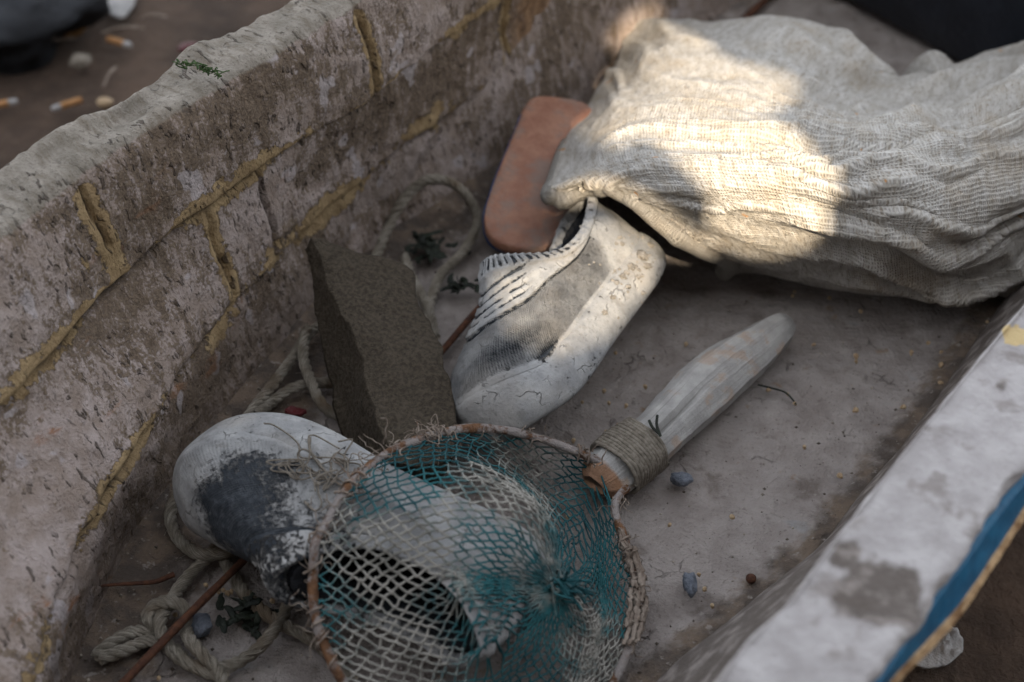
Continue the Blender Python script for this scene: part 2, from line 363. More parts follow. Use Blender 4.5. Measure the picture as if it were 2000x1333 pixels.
MT = dict(planks=mat_planks(), floor=mat_floor(), gun=mat_gunwale(), blue=mat_blue(), edge=mat_wood_edge(), ground=mat_ground(),
          sack=mat_sack(), shoe=mat_shoe(), rope=mat_rope(), net=mat_net(), handle=mat_wood_handle(),
          lining=simple('black_lining', (.006, .007, .009), (.014, .016, .02), 60, .002, .7),
          foam=simple('sandy_brown_foam', (.052, .041, .028), (.100, .081, .058), 330, .004, .97, (.022, .017, .012)),
          sandal=simple('terracotta_rubber', (.23, .105, .066), (.31, .16, .105), 45, .002, .6, (.20, .145, .12), .35, (.44, .60)),
          bluesole=simple('blue_rubber', (.012, .05, .16), (.02, .08, .24), 40, .001, .6),
          rust=simple('rusty_iron', (.05, .022, .014), (.105, .043, .022), 160, .002, .85, (.055, .028, .02)),
          hoop=simple('rusty_hoop', (.075, .036, .018), (.165, .083, .04), 110, .003, .85, (.27, .25, .24), .3, (.42, .54)),
          fibre=simple('dry_plant_fibre', (.15, .115, .09), (.28, .235, .195), 120, .001, .9, (.22, .12, .07)),
          cord=simple('muddy_cord', (.13, .112, .09), (.225, .20, .165), 300, .001, .95),
          weed=simple('seaweed', (.008, .011, .008), (.017, .023, .014), 120, .002, .5),
          moss=simple('green_weed', (.03, .065, .018), (.06, .11, .03), 160, .002, .7),
          shell=simple('tan_shell', (.28, .19, .11), (.45, .34, .21), 300, .001, .6),
          tub=simple('black_rubber', (.006, .008, .013), (.011, .014, .021), 30, .002, .42, (.03, .035, .04), .4, (.66, .72)),
          paper=simple('cigarette_filter', (.26, .13, .05), (.36, .19, .08), 90, .001, .8),
          white=simple('dirty_white', (.24, .235, .23), (.36, .35, .34), 60, .004, .8, (.25, .22, .2)),
          red=simple('red_plastic', (.05, .008, .009), (.085, .011, .013), 60, .001, .5),
          stone=simple('blue_grey_stone', (.10, .115, .14), (.19, .21, .25), 150, .004, .7, (.05, .05, .05)),
          tan=simple('tan_cloth', (.20, .11, .04), (.33, .19, .075), 30, .006, .9),
          mud=simple('mud_lump', (.22, .205, .18), (.33, .31, .28), 120, .004, .9),
          wall=simple('sun_screen_brown', (.07, .055, .042), (.13, .10, .075), 12, .004, .9))  # last entry: dull brown for the added, unseen sun screen

# ------------------------------------------------------------------ ground
mb = MB(); g = 40.0
xs = np.r_[-g, -8, np.linspace(-2.5, 3.5, 90), 8, g]; ys = np.r_[-g, -8, np.linspace(-1.5, 4.5, 90), 9, g]
X, Y = np.meshgrid(xs, ys, indexing='ij'); G = np.stack([X, Y, 0 * X], 2)
near = (np.abs(X - .5) < 3.2) & (np.abs(Y - 1.5) < 3.2)
G[..., 2] = -0.13 + np.where(near, .018 * fbm(G, 4, 4, 3), 0)
mb.grid(G)
tag(mb.build('ground', MT['ground']), kind='structure')

# ------------------------------------------------------------------ boat
AX = np.array([math.sin(R(42)), math.cos(R(42)), 0]); RT = np.array([AX[1], -AX[0], 0])
def hull_line(pts, sq, damp=0.6):
    P = pxs(pts); s = P @ AX; i = np.argsort(s); P = P[i]; s = s[i]
    rt = hermite(s, P @ RT, sq, damp); z = hermite(s, P[:, 2], sq, 0)
    return AX * sq[:, None] + RT * rt[:, None] + np.array([0, 0, 1.0]) * z[:, None]
SN = 640
S = np.r_[np.linspace(-.7, .02, 40, endpoint=False), np.linspace(.02, 1.75, SN), np.linspace(1.755, 2.5, 40)]
ZG, ZA, ZB = .225, .145, .062
GO = hull_line([(-120, 405, ZG), (0, 338, ZG), (120, 268, ZG), (215, 205, ZG), (330, 125, ZG), (420, 72, ZG), (540, 8, ZG), (660, -62, ZG), (800, -135, ZG)], S)
GI = hull_line([(-100, 535, ZG), (0, 455, ZG), (210, 292, ZG), (440, 152, ZG), (560, 80, ZG), (690, 0, ZG), (830, -80, ZG)], S)
LA = hull_line([(-150, 945, ZA), (0, 790, ZA), (200, 562, ZA), (330, 462, ZA), (450, 372, ZA), (600, 265, ZA), (730, 172, ZA), (870, 70, ZA), (1000, -20, ZA)], S)
LB = hull_line([(20, 1450, ZB), (60, 1330, ZB), (130, 1110, ZB), (230, 930, ZB), (400, 660, ZB), (600, 430, ZB), (760, 310, ZB), (920, 190, ZB), (1100, 35, ZB)], S)
LC = hull_line([(100, 1450, 0), (165, 1260, 0), (245, 1090, 0), (370, 880, 0), (520, 715, 0), (620, 585, 0), (710, 485, 0), (815, 395, 0), (915, 325, 0), (1070, 200, 0), (1200, 95, 0), (1310, 0, 0), (1400, -80, 0)], S)
LD = hull_line([(1200, 1420, 0), (1300, 1310, 0), (1440, 1203, 0), (1590, 1083, 0), (1668, 982, 0), (1760, 870, 0), (1967, 570, 0), (2060, 440, 0)], S)
ZR = .20
RI = hull_line([(1330, 1420, ZR), (1395, 1333, ZR), (1440, 1269, ZR), (1545, 1164, ZR), (1605, 1080, ZR), (1685, 978, ZR), (1773, 866, ZR), (1890, 722, ZR), (2000, 590, ZR)], S)
RO = hull_line([(1640, 1440, ZR), (1703, 1333, ZR), (1766, 1244, ZR), (1832, 1143, ZR), (1902, 1048, ZR), (1958, 971, ZR), (2000, 922, ZR)], S)
ZE = .165
RE = hull_line([(1660, 1440, ZE), (1738, 1333, ZE), (1811, 1255, ZE), (1868, 1192, ZE), (1930, 1104, ZE), (1983, 1020, ZE), (2010, 975, ZE)], S)
boat = thing('rowing_boat', px(1000, 667, 0) * np.array([1, 1, 0]), 'old wooden rowing boat with flaking paint, ochre seams and a blue outer edge', 'boat')
dz = lambda L, d: L + np.array([0, 0, d])
rows = [dz(GO, -.36) + RT * .10, dz(GO, -.16) + RT * .03, dz(GO, -.03) - RT * .002, GO, dz(GO * .5 + GI * .5, .002), GI, dz(GI * .7 + LA * .3, .006) + RT * .004,
        LA, LA * .5 + LB * .5 - RT * .004, LB, LB * .4 + LC * .6 - np.array([0, 0, .008]), dz(LC, -.007), LC + RT * .02 - np.array([0, 0, .05])]
nsub = [4, 5, 8, 16, 16, 22, 60, 40, 40, 22, 22, 5]
ctrl = np.array(rows)
vq = np.concatenate([np.linspace(k, k + 1, n, endpoint=False) for k, n in enumerate(nsub)] + [[len(rows) - 1.0]])
G = hermite(np.arange(len(rows)), ctrl.reshape(len(rows), -1), vq).reshape(len(vq), len(S), 3)
cum = np.vstack([np.zeros(len(S)), np.cumsum(np.linalg.norm(np.diff(G, axis=0), axis=2), axis=0)])
iA = int(np.argmin(abs(vq - 7))); iB = int(np.argmin(abs(vq - 9))); iG = int(np.argmin(abs(vq - 5))); iO = int(np.argmin(abs(vq - 3))); iC = int(np.argmin(abs(vq - 11)))
wob = .006 * fbm(np.stack([S, 0 * S, 0 * S], 1), 12, 4, 5)
dA = cum - cum[iA] + wob; dB = cum - cum[iB] + .8 * np.roll(wob, 90); dG = cum - cum[iG]; dO = cum - cum[iO]
SS = np.broadcast_to(S, cum.shape); Pn = np.stack([SS, cum, 0 * cum], 2)
nrm = gnormals(G); 
if nrm[iA, 200] @ RT < 0: nrm = -nrm
n1 = fbm(Pn, 18, 4, 11); n2 = fbm(Pn, (150, 60, 1), 4, 21); n3 = fbm(Pn, (70, 70, 1), 4, 31)
wA = .0035 + .0125 * sstep(-.35, .5, fbm(Pn, (11, 0, 1), 4, 46)); wB = .0085 + .0130 * sstep(-.4, .5, fbm(Pn, (11, 0, 1), 4, 47))
och = np.maximum(np.exp(-((dA + .003) / wA) ** 2) * (.66 + .8 * fbm(Pn, (16, 16, 1), 4, 41)), np.exp(-((dB + .001) / wB) ** 2) * (.74 + .7 * fbm(Pn, (14, 14, 1), 4, 43)))
def patch(x, y, z, ls, lv, ang=0.0):
    p = px(x, y, z); s0 = p @ AX; j = int(np.argmin(abs(S - s0))); i = int(np.argmin(np.linalg.norm(G[iO:, j] - p, axis=1))) + iO
    a = S[None, :] - s0; b = cum - cum[i, j]; ca, sa = math.cos(ang), math.sin(ang)
    return np.exp(-(((a * ca + b * sa) / ls) ** 2 + ((-a * sa + b * ca) / lv) ** 2)), a
groove = .95 * np.exp(-((dA - .001) / .0034) ** 2) * sstep(-.35, .25, fbm(Pn, (9, 9, 1), 3, 51)) + .95 * np.exp(-(dB / .0034) ** 2) * sstep(-.25, .35, fbm(Pn, (8, 8, 1), 3, 53))
joint = np.zeros_like(cum)
def butt(x, y, z, lo, hi, wd, amp=1.0):
    """a vertical joint between two lengths of one strake, sealed with ochre filler"""
    global och, groove, joint
    s0 = px(x, y, z) @ AX; a = S[None, :] - s0 + .004 * vnoise(Pn, (1, 30, 1), 77) ; msk = ((lo < 0) & (dA < .002) | (lo >= 0) & (dA > -.002) & (dB < .002)) * 1.0
    if lo >= 0: msk = msk * (dA > -.002)
    msk = msk * sstep(.004, .012, dG)
    och = np.maximum(och, amp * np.exp(-(a / wd) ** 2) * msk * 1.05); groove = np.maximum(groove, np.exp(-(a / .0016) ** 2) * msk * sstep(-.5, .2, vnoise(Pn, (3, 35, 1), 78)))
butt(195, 460, .18, -1, 0, .012); butt(425, 490, .11, 0, 1, .010); butt(720, 110, .18, -1, 0, .010, .9); butt(1062, 110, .10, 0, 1, .008, .9); butt(650, 600, .05, 0, 1, .001, .2)
for (x, y, z, a, b, c) in ((820, 245, .075, .045, .013, .9), (870, 225, .08, .02, .011, .9), (110, 490, .17, .006, .012, .7), (450, 650, .06, .03, .012, .9), (560, 500, .075, .03, .012, .7), (1200, 60, .12, .15, .03, .35)):
    q, _ = patch(x, y, z, a, b); och = np.maximum(och, c * q)
och = och * sstep(.0, .006, dG)
low = sstep(.75, .25, SS) * sstep(.0, .1, dG)
topm = sstep(.012, -.004, dG) * sstep(-.01, .0, dO)
disp = .0035 * n1 + .0009 * n2 + .0016 * n3
disp = disp + .0055 * sstep(.0015, -.0015, dA) * sstep(-.10, -.02, dA) + .005 * sstep(.0015, -.0015, dB) * sstep(-.10, -.02, dB)
disp = disp - .0085 * np.clip(groove, 0, 1) + .0007 * sstep(.42, .58, och + .5 * n3)
edge_ = np.exp(-(dO / .018) ** 2)
disp = disp + edge_ * (.0055 * fbm(Pn, (26, 8, 1), 4, 61) - .002)
q, _ = patch(250, 215, .225, .03, .012); disp = disp - .008 * q                                   # chip in the rail's outer edge
q, _ = patch(140, 262, .225, .045, .010); disp = disp + .006 * q
G2 = G + nrm * disp[..., None]
mb = MB(); mb.grid(np.swapaxes(G2, 0, 1), U=S, V=np.arange(len(vq)) * 0.0)
# uv: metres along and across
mb.uv = [[(S[a // 1], 0)] * 4 for a in []] or mb.uv
nv_ = len(vq); cumT = cum.T
mb.uv = [[(S[k // nv_], cumT[k // nv_, k % nv_]) for k in f] for f in mb.f]
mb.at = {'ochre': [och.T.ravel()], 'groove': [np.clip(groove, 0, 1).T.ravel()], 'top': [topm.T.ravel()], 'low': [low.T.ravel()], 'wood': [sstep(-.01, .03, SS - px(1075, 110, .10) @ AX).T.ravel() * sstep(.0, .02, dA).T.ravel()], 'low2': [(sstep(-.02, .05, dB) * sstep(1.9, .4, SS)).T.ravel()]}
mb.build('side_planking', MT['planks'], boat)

# floor: ruled from joint to joint
nf = 300
t = np.linspace(-.03, 1.06, nf)[:, None, None]
G = LC[None] * (1 - t) + LD[None] * t
wid = np.linalg.norm(LD - LC, axis=1)[None]
eL = t[..., 0] * wid; eR = (1 - t[..., 0]) * wid
nz = fbm(G, 30, 5, 91); n2 = fbm(G, 9, 3, 92)
G[..., 2] = .0025 * nz + .0035 * n2 - .005 + .004 * np.exp(-(eL / .02) ** 2) + .008 * np.exp(-(eR / .015) ** 2)
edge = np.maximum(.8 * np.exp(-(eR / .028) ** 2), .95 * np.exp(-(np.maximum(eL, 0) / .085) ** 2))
floor_z = lambda p: 0.0
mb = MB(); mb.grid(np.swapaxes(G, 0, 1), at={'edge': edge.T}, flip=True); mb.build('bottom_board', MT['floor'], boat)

# right side: inner face, rail top, blue outer face, bare wood edge
mid_in = LD * .45 + RI * .55 + RT * .012
rows = np.array([LD + RT * .0 - np.array([0, 0, .02]), LD * .9 + RI * .1, mid_in, dz(RI, -.02) + RT * .004, dz(RI, -.006), RI + RT * .002, RI * .93 + RO * .07, RI * .5 + RO * .5, RI * .2 + RO * .8, RO - RT * .002, dz(RO, -.006), dz(RO, -.016) - RT * .004])
vq = np.linspace(0, len(rows) - 1, 150)
G = hermite(np.arange(len(rows)), rows.reshape(len(rows), -1), vq).reshape(len(vq), len(S), 3)
nrm = gnormals(G); 
if nrm[100, 300][2] < 0: nrm = -nrm
rag = np.exp(-((vq[:, None] - 9.5) / .9) ** 2)
G2 = G + nrm * (.0010 * fbm(G, 50, 4, 101) + .0012 * fbm(G, 10, 3, 102))[..., None] + RT * (rag * .005 * fbm(G, 45, 3, 104))[..., None]
def spot(x, y, z, r, el=1.0):
    p = px(x, y, z); d = G2 - p; a = d @ AX; b = d @ RT
    return np.exp(-((a / (r * el)) ** 2 + (b / r) ** 2))
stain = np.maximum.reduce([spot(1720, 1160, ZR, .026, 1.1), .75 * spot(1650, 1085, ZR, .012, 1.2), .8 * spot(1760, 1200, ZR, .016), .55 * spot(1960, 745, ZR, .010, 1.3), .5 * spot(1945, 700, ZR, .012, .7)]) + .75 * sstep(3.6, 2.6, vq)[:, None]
ochr = np.maximum(.95 * spot(1985, 655, ZR, .010, 1.3), .0)
mb = MB(); mb.grid(np.swapaxes(G2, 0, 1), at={'stain': stain.T, 'ochre': ochr.T}); mb.build('gunwale', MT['gun'], boat)
rows = np.array([dz(RO, -.010) - RT * .01, dz(RO, -.012) + RT * .001, RO * .55 + RE * .45 - np.array([0, 0, .004]), RE])
G = hermite(np.arange(4), rows.reshape(4, -1), np.linspace(0, 3, 40)).reshape(40, len(S), 3)
G = G + np.array([0, 0, 1.0]) * (.0015 * fbm(G, 40, 4, 111))[..., None]
mb = MB(); mb.grid(np.swapaxes(G, 0, 1)); mb.build('hull_side', MT['blue'], boat)
rows = np.array([RE - RT * .003 + [0, 0, .0012], RE + RT * .0006 + [0, 0, .0012], RE + RT * .0016 - [0, 0, .002], RE + RT * .0004 - [0, 0, .007], RE - RT * .03 - [0, 0, .05], RE - RT * .08 - [0, 0, .32]])
G = hermite(np.arange(6), rows.reshape(6, -1), np.linspace(0, 5, 36)).reshape(36, len(S), 3)
G = G + RT * (.0012 * fbm(G, 70, 4, 121) * 1.0)[..., None]
mb = MB(); mb.grid(np.swapaxes(G, 0, 1)); mb.build('wood_edge', MT['edge'], boat)
# end boards close the hull well outside the picture
for k, nm in ((0, 'stern_board'), (-1, 'bow_board')):
    mb = MB(); a = GO[k] + [0, 0, -.3]; b = RO[k] + [0, 0, -.3]
    V = np.array([a, b, RO[k], GO[k]]); V2 = V + AX * (.02 if k == 0 else -.02)
    mb.add(np.vstack([V, V2]), [(0, 1, 2, 3), (7, 6, 5, 4), (0, 4, 5, 1), (1, 5, 6, 2), (2, 6, 7, 3), (3, 7, 4, 0)]); mb.build(nm, MT['planks'], boat, smooth=False)

# ------------------------------------------------------------------ shoes
def make_shoe(mir=1, plain=False):
    N = 260
    out = np.array([(0, 0), (.006, .020), (.03, .031), (.08, .034), (.13, .036), (.175, .043), (.215, .043), (.243, .033), (.260, .014), (.264, -.006), (.255, -.027), (.225, -.042), (.18, -.045), (.13, -.038), (.08, -.034), (.03, -.031), (.006, -.020)])
    O = resample(np.c_[out, 0 * out[:, 0]], N, closed=True); O[:, 1] *= mir
    f = np.arange(N) / N; fs = np.minimum(f, 1 - f)
    Tn = np.roll(O, -1, 0) - np.roll(O, 1, 0); Tn /= np.linalg.norm(Tn, axis=1, keepdims=True)
    No = np.c_[Tn[:, 1], -Tn[:, 0], 0 * f]
    if No[0, 0] > 0: No = -No
    spring = .014 * sstep(.18, .27, O[:, 0]) ** 1.3 + .003 * sstep(.05, 0, O[:, 0])
    # sole with its deep rounded side band
    rings = [(-.026, .0025), (-.012, .0005), (-.004, .002), (0, .007), (.0022, .016), (.0020, .024), (.0006, .031), (-.0012, .0355), (-.0045, .039)]
    rr = hermite(np.arange(len(rings)), np.array(rings), np.linspace(0, len(rings) - 1, 40))
    Gs = O[None] + No[None] * rr[:, 0][:, None, None] + np.array([0, 0, 1.0]) * (rr[:, 1][:, None] + spring[None])[..., None]
    Gs[..., 2] += (.010 * sstep(.2, .26, O[:, 0]))[None] * sstep(.02, .0375, rr[:, 1])[:, None]
    # upper: from the band over the foot to the rim
    kf = np.array([0, .07, .15, .24, .34, .43, .5]); kr = np.array([(.006, 0, .098), (.026, .023, .093), (.062, .027, .082), (.098, .026, .084), (.125, .019, .104), (.139, .009, .119), (.142, 0, .121)])
    Rm = np.stack([hermite(kf, kr[:, k], fs) for k in range(3)], 1); Rm[:, 1] *= np.where(f < .5, 1, -1) * mir
    for _ in range(6): Rm = (np.roll(Rm, 1, 0) + 2 * Rm + np.roll(Rm, -1, 0)) / 4
    P0 = O - No * .0022 + np.c_[0 * f, 0 * f, 0.0362 + spring + .010 * sstep(.2, .26, O[:, 0])]
    wf = sstep(.28, .5, fs)[:, None]
    P1 = P0 + np.array([0, 0, 1.0]) * (.022 + .010 * wf) - No * .001 + np.array([-1.0, 0, 0]) * .010 * wf
    P2 = Rm + (1 - wf) * (No * .004 + np.array([0, 0, -.024])) + wf * np.array([.036, 0, -.040])
    NT = 110; t = np.linspace(0, 1, NT)[:, None, None]
    Gu = (1 - t) ** 3 * P0 + 3 * (1 - t) ** 2 * t * P1 + 3 * (1 - t) * t ** 2 * P2 + t ** 3 * Rm
    T2 = np.broadcast_to(t[..., 0], (NT, N)); F2 = np.broadcast_to(fs[None], (NT, N))
    nr = gnormals(Gu, cv=True)
    if (nr[40, 65] @ No[65]) < 0: nr = -nr
    tS = (.88 - .12 * sstep(.10, .47, F2)) if plain else (.88 - .34 * sstep(.10, .47, F2))                                   # seam between the quarter and the textile vamp
    tS = tS + .01 * vnoise(np.stack([F2 * 20, 0 * F2, 0 * F2], 2), 1, 5)
    on = sstep(.13, .17, F2)
    d = T2 - tS
    disp = .0016 * sstep(-.006, .006, d) * on
    seam = np.exp(-((d + .012) / .011) ** 2) * on
    disp -= .0016 * seam
    lines = np.zeros_like(d)
    for dt in (.07, .135, .205, .27): lines = np.maximum(lines, np.exp(-((d - dt) / .010) ** 2) * sstep(.33, .38, F2))
    if plain: lines = lines * 0
    brk = sstep(-.75, -.1, fbm(np.stack([F2 * 30, T2 * 9, 0 * T2], 2), 1, 3, 19)); lines = lines * brk; seam = seam * (.35 + .65 * brk)
    disp -= .0021 * lines
    rim = sstep(.90, .93, T2) * sstep(.24, .30, F2) + sstep(.93, .95, T2) * .6
    disp += .0022 * sstep(.86, .9, T2) * sstep(1.0, .93, T2)
    if not plain: disp += .0035 * np.exp(-((F2 - .46) / .07) ** 2) * np.exp(-((T2 - .86) / .09) ** 2)
    rid = np.sin(f * N * 1.15)[None] * np.ones_like(T2)
    disp += (.0003 if plain else .0015) * rid * np.clip(rim, 0, 1)
    Pq = Gu * np.array([1, 1, 1])
    disp += .0022 * fbm(Pq, 26, 4, 7) + .0011 * fbm(Pq, 75, 4, 8)
    cre = np.exp(-((F2 - .43) / .07) ** 2) * np.exp(-((T2 - .42) / .16) ** 2)
    disp += .0004 * np.sin(T2 * 48 + 3 * vnoise(Pq, 40, 9)) * cre
    Gu = Gu + nr * disp[..., None]
    mud = 0.86 - .75 * np.clip(seam * 1.2, 0, 1) - .7 * lines + .12 * fbm(Pq, 30, 3, 12)
    mud = mud - (.08 if plain else .35) * np.clip(rim, 0, 1) * (rid < -.1)
    cloth = sstep(.015, -.015, d) * sstep(.04, .10, T2) * sstep(.13, .2, F2) * (.3 if plain else 1.0)
    inw = np.array([.075, 0, 0]) - Gu[-1] * [1, 1, 0]; inw /= np.linalg.norm(inw, axis=1, keepdims=True); e_ = Gu[-1]
    ext = np.stack([e_ + inw * .0012 + [0, 0, .0008], e_ + inw * .0028 + [0, 0, .0004], e_ + inw * .0040 - [0, 0, .0014], e_ + inw * .0046 - [0, 0, .006], e_ + inw * .005 - [0, 0, .012]])
    Gu = np.concatenate([Gu, ext]); pad = lambda A, v: np.concatenate([A, np.full((5, N), v)]) 
    mud = pad(mud, .74); cloth = pad(cloth, 0.0); T2 = pad(T2, 1.0); NT += 5
    return dict(O=O, Gs=Gs, Gu=Gu, Rm=Rm, f=f, F2=np.broadcast_to(f[None], (NT, N)), T2=T2, mud=mud, cloth=cloth, No=No)
def place_shoe(sh, name, label, heel, adir, roll, side, mudfun, pitch=0.0, lift=True, size=1.0):
    a = np.array([*adir, 0.0]); a /= np.linalg.norm(a); sdir = np.array([*side, 0.0]); sdir -= a * (sdir @ a); sdir /= np.linalg.norm(sdir)
    up = np.array([0, 0, math.cos(roll)]) + sdir * math.sin(roll)
    a2 = a * math.cos(pitch) + up * math.sin(pitch); u2 = up * math.cos(pitch) - a * math.sin(pitch)
    y = np.cross(u2, a2); Mx = np.stack([a2, y, u2], 0)
    W = lambda P: (P * size) @ Mx + heel
    allz = np.concatenate([W(sh['Gs'])[..., 2].ravel(), W(sh['Gu'])[..., 2].ravel()])
    heel = heel - np.array([0, 0, allz.min() - .001]) if lift else heel
    W = lambda P: (P * size) @ Mx + heel
    o = thing(name, W(np.array([[.13, 0, 0]]))[0] * np.array([1, 1, 0]), label, 'shoe', 'mud caked rubber shoes in the boat')
    L = .264
    mud = mudfun(sh['F2'], sh['T2'], sh['mud'], sh['Gu'])
    Uu = sh['f']; per = .66
    mb = MB(); G = np.swapaxes(W(sh['Gu']), 0, 1); mb.grid(G, cu=True, U=np.r_[Uu, 1] * per, V=np.linspace(0, .15, sh['Gu'].shape[0]), at={'mud': mud.T, 'cloth': sh['cloth'].T})
    up_ = mb.build('upper', MT['shoe'], o)
    mb = MB(); Gs = sh['Gs']; G = np.swapaxes(W(Gs), 0, 1)
    ms = .84 + .16 * fbm(Gs, 24, 4, 33); lo = sstep(.014, .002, Gs[..., 2] - 0.0)
    ms = ms - .12 * lo
    mb.grid(G, cu=True, at={'mud': ms.T, 'cloth': 0 * ms.T}, flip=False)
    nv = Gs.shape[0]
    mb.f.append(tuple(i * nv for i in range(Gs.shape[1]))); mb.uv.append([(0, 0)] * Gs.shape[1])
    mb.build('sole', MT['shoe'], o)
    # lining: from the rim down the inside
    C = np.array([.13, 0, .045]); Rm = sh['Gu'][-1]; ctr = np.array([.08, 0, 0])
    inn = [Rm, Rm + (np.array([.075, 0, .09]) - Rm) * .10 + [0, 0, .0012], Rm + (np.array([.08, 0, .06]) - Rm) * .22 - [0, 0, .012], Rm * [1, .93, 0] + [.0, 0, .05], Rm * [1.0, .85, 0] + [.0, 0, .02], Rm * [.9, .2, 0] + [.008, 0, .014]]
    inn[0] = Rm
    far = sstep(.36, .5, np.minimum(sh['f'], 1 - sh['f']))[:, None]
    for k, ad in ((3, .03), (4, .08), (5, .06)): inn[k] = inn[k] + far * np.array([ad, 0, 0])
    Gi = hermite(np.arange(6), np.array(inn).reshape(6, -1), np.linspace(0, 5, 40)).reshape(40, -1, 3)
    mb = MB(); mb.grid(np.swapaxes(W(Gi), 0, 1), cu=True); mb.build('lining', MT['lining'], o)
    return o, W, Mx
gauss = lambda x, c, s: np.exp(-((x - c) / s) ** 2)
def mud_far(F, T, m, P):
    # rubbed bare low on the vamp
    b = np.maximum(gauss(F, FAR_F, .055) * gauss(T, .26, .13), .8 * gauss(F, FAR_F + FAR_D * .05, .03) * gauss(T, .10, .09))
    return m - .75 * b
def mud_near(F, T, m, P):
    x = P[..., 0]; y = P[..., 1]
    b = gauss(x, .196, .028) * gauss(y, -.013, .027) * sstep(.12, .25, T)
    b = np.maximum(b, gauss(x, .175, .022) * gauss(y, NEAR_Y * .018, .022) * sstep(.15, .3, T) * sstep(.75, .5, T))
    st = fbm(np.stack([x * 18 + y * 40, y * 12, 0 * x], 2), 1.0, 3, 66)
    return m - .74 * b * (1 - .55 * sstep(.15, .4, st)) - .25 * gauss(x, .15, .05) * sstep(.4, .7, T)
FAR_F, FAR_D, NEAR_Y = .405, -1, 1
shoe_r = make_shoe(1)
HEEL_FAR = px(1296, 498, .045)
far, WF, MF = place_shoe(shoe_r, 'rubber_shoe', 'mud caked rubber shoe on its side with its heel under the sack mouth', HEEL_FAR, (-.50, -.866), R(54), (-.75, .66), mud_far, size=.90)
shoe_l = make_shoe(-1, True)
HEEL_NEAR = px(1104, 1074, .075)
near_, WN, MN = place_shoe(shoe_l, 'rubber_shoe', 'mud caked rubber shoe lying toe to the left with the fishing net over its opening', HEEL_NEAR, (-.88, .47), R(68), (-.333, -.943), mud_near)

# ------------------------------------------------------------------ sack
SK = [  # columns from mouth to neck, rows from near edge to far edge
 [(1425, 497, .050), (1500, 528, .03), (1620, 556, .02), (1750, 571, .02), (1905, 566, .02), (2100, 480, .03)],
 [(1322, 446, .088), (1445, 482, .07), (1600, 510, .06), (1745, 535, .05), (1905, 545, .045), (2100, 450, .06)],
 [(1222, 368, .110), (1385, 415, .105), (1570, 440, .10), (1735, 470, .095), (1900, 480, .085), (2100, 405, .09)],
 [(1140, 348, .108), (1300, 362, .125), (1530, 382, .13), (1718, 410, .122), (1890, 415, .11), (2100, 350, .112)],
 [(1080, 384, .090), (1255, 310, .130), (1505, 322, .14), (1700, 355, .138), (1880, 345, .12), (2100, 285, .125)],
 [(1103, 290, .062), (1260, 250, .125), (1500, 262, .14), (1685, 300, .135), (1868, 290, .12), (2100, 215, .12)],
 [(1152, 208, .045), (1290, 178, .115), (1500, 205, .125), (1675, 250, .11), (1860, 232, .11), (2100, 150, .11)],
 [(1213, 110, .030), (1330, 105, .095), (1515, 138, .105), (1690, 195, .08), (1850, 185, .085), (2100, 95, .09)],
 [(1250, 36, .020), (1395, 58, .065), (1600, 62, .07), (1738, 172, .045), (1880, 132, .06), (2100, 40, .06)]]
Pk = np.array([[px(*q) for q in r] for r in SK])
back = np.array([p * [1, 1, 0] + [.03, -.02, .004] for p in Pk[-1]]); front = np.array([p * [1, 1, 0] + [0, .03, .004] for p in Pk[0]])
Pk = np.concatenate([front[None], Pk, back[None]], 0)
nu, nv = 330, 420
G = surf(Pk, nu, nv)
du = np.linalg.norm(np.diff(G, axis=0), axis=2); dv = np.linalg.norm(np.diff(G, axis=1), axis=2)
UU = np.r_[0, np.cumsum(du.mean(1))]; VV = np.r_[0, np.cumsum(dv.mean(0))]
nrm = gnormals(G)
if nrm[150, 200][2] < 0: nrm = -nrm
tu = np.linspace(0, 1, nu)[:, None]; tv = np.linspace(0, 1, nv)[None]
Q = np.stack([np.broadcast_to(tu * 1.0, (nu, nv)), np.broadcast_to(tv * 1.0, (nu, nv)), 0 * tu * tv], 2)
Qw = Q + .065 * np.stack([fbm(Q, 4, 3, 201), fbm(Q, 4, 3, 202), 0 * Q[..., 0]], 2)
rid = lambda n: 1 - np.abs(n) * 2
f1 = rid(vnoise(Qw, (11, 2.2, 1), 210)); f2 = rid(vnoise(Qw, (22, 4.0, 1), 211)); f3 = rid(vnoise(Qw, (48, 8.0, 1), 212))
amp = .35 + .65 * sstep(.25, .75, tv)
rightbot = sstep(.55, .15, tu) * sstep(.45, .8, tv)
d = (.0135 * f1 + .0088 * f2 + .0014 * f3) * amp + .009 * f1 * rightbot + .006 * rid(vnoise(Qw, (7, 5, 1), 222)) * sstep(.35, .7, tv) + .004 * fbm(Q, 5, 3, 205) + .0008 * fbm(Q, (60, 40, 1), 3, 206)
d = d * sstep(.03, .32, tu) * sstep(1, .95, tu)
G = G + nrm * d[..., None]
G[..., 2] = np.maximum(G[..., 2], .003)
sack = thing('sack', px(1600, 400, 0), 'pale woven sack with creased folds lying half in sunlight at the far end', 'sack')
mb = MB(); mb.grid(G, U=UU, V=VV); clo = mb.build('cloth', MT['sack'], sack)
md = clo.modifiers.new('solid', 'SOLIDIFY'); md.thickness = .0028; md.offset = -1
SACK_G = G
# the rolled hem round the mouth
lip = G[12:int(nu * .62), 2]; lip = resample(lip, 150)
mb = MB(); lo_ = resample(G[12:int(nu * .62), 10], 150); ou = lip - lo_; ou /= np.linalg.norm(ou, axis=1, keepdims=True); lp = lip + ou * .0015 - np.array([0, 0, .0055]); rr = .0080 + .0009 * fbm(lp, 60, 3, 9)
mb.tube(lp, rr, 14, sq=1.0); hem = mb.build('hem', MT['sack'], sack)
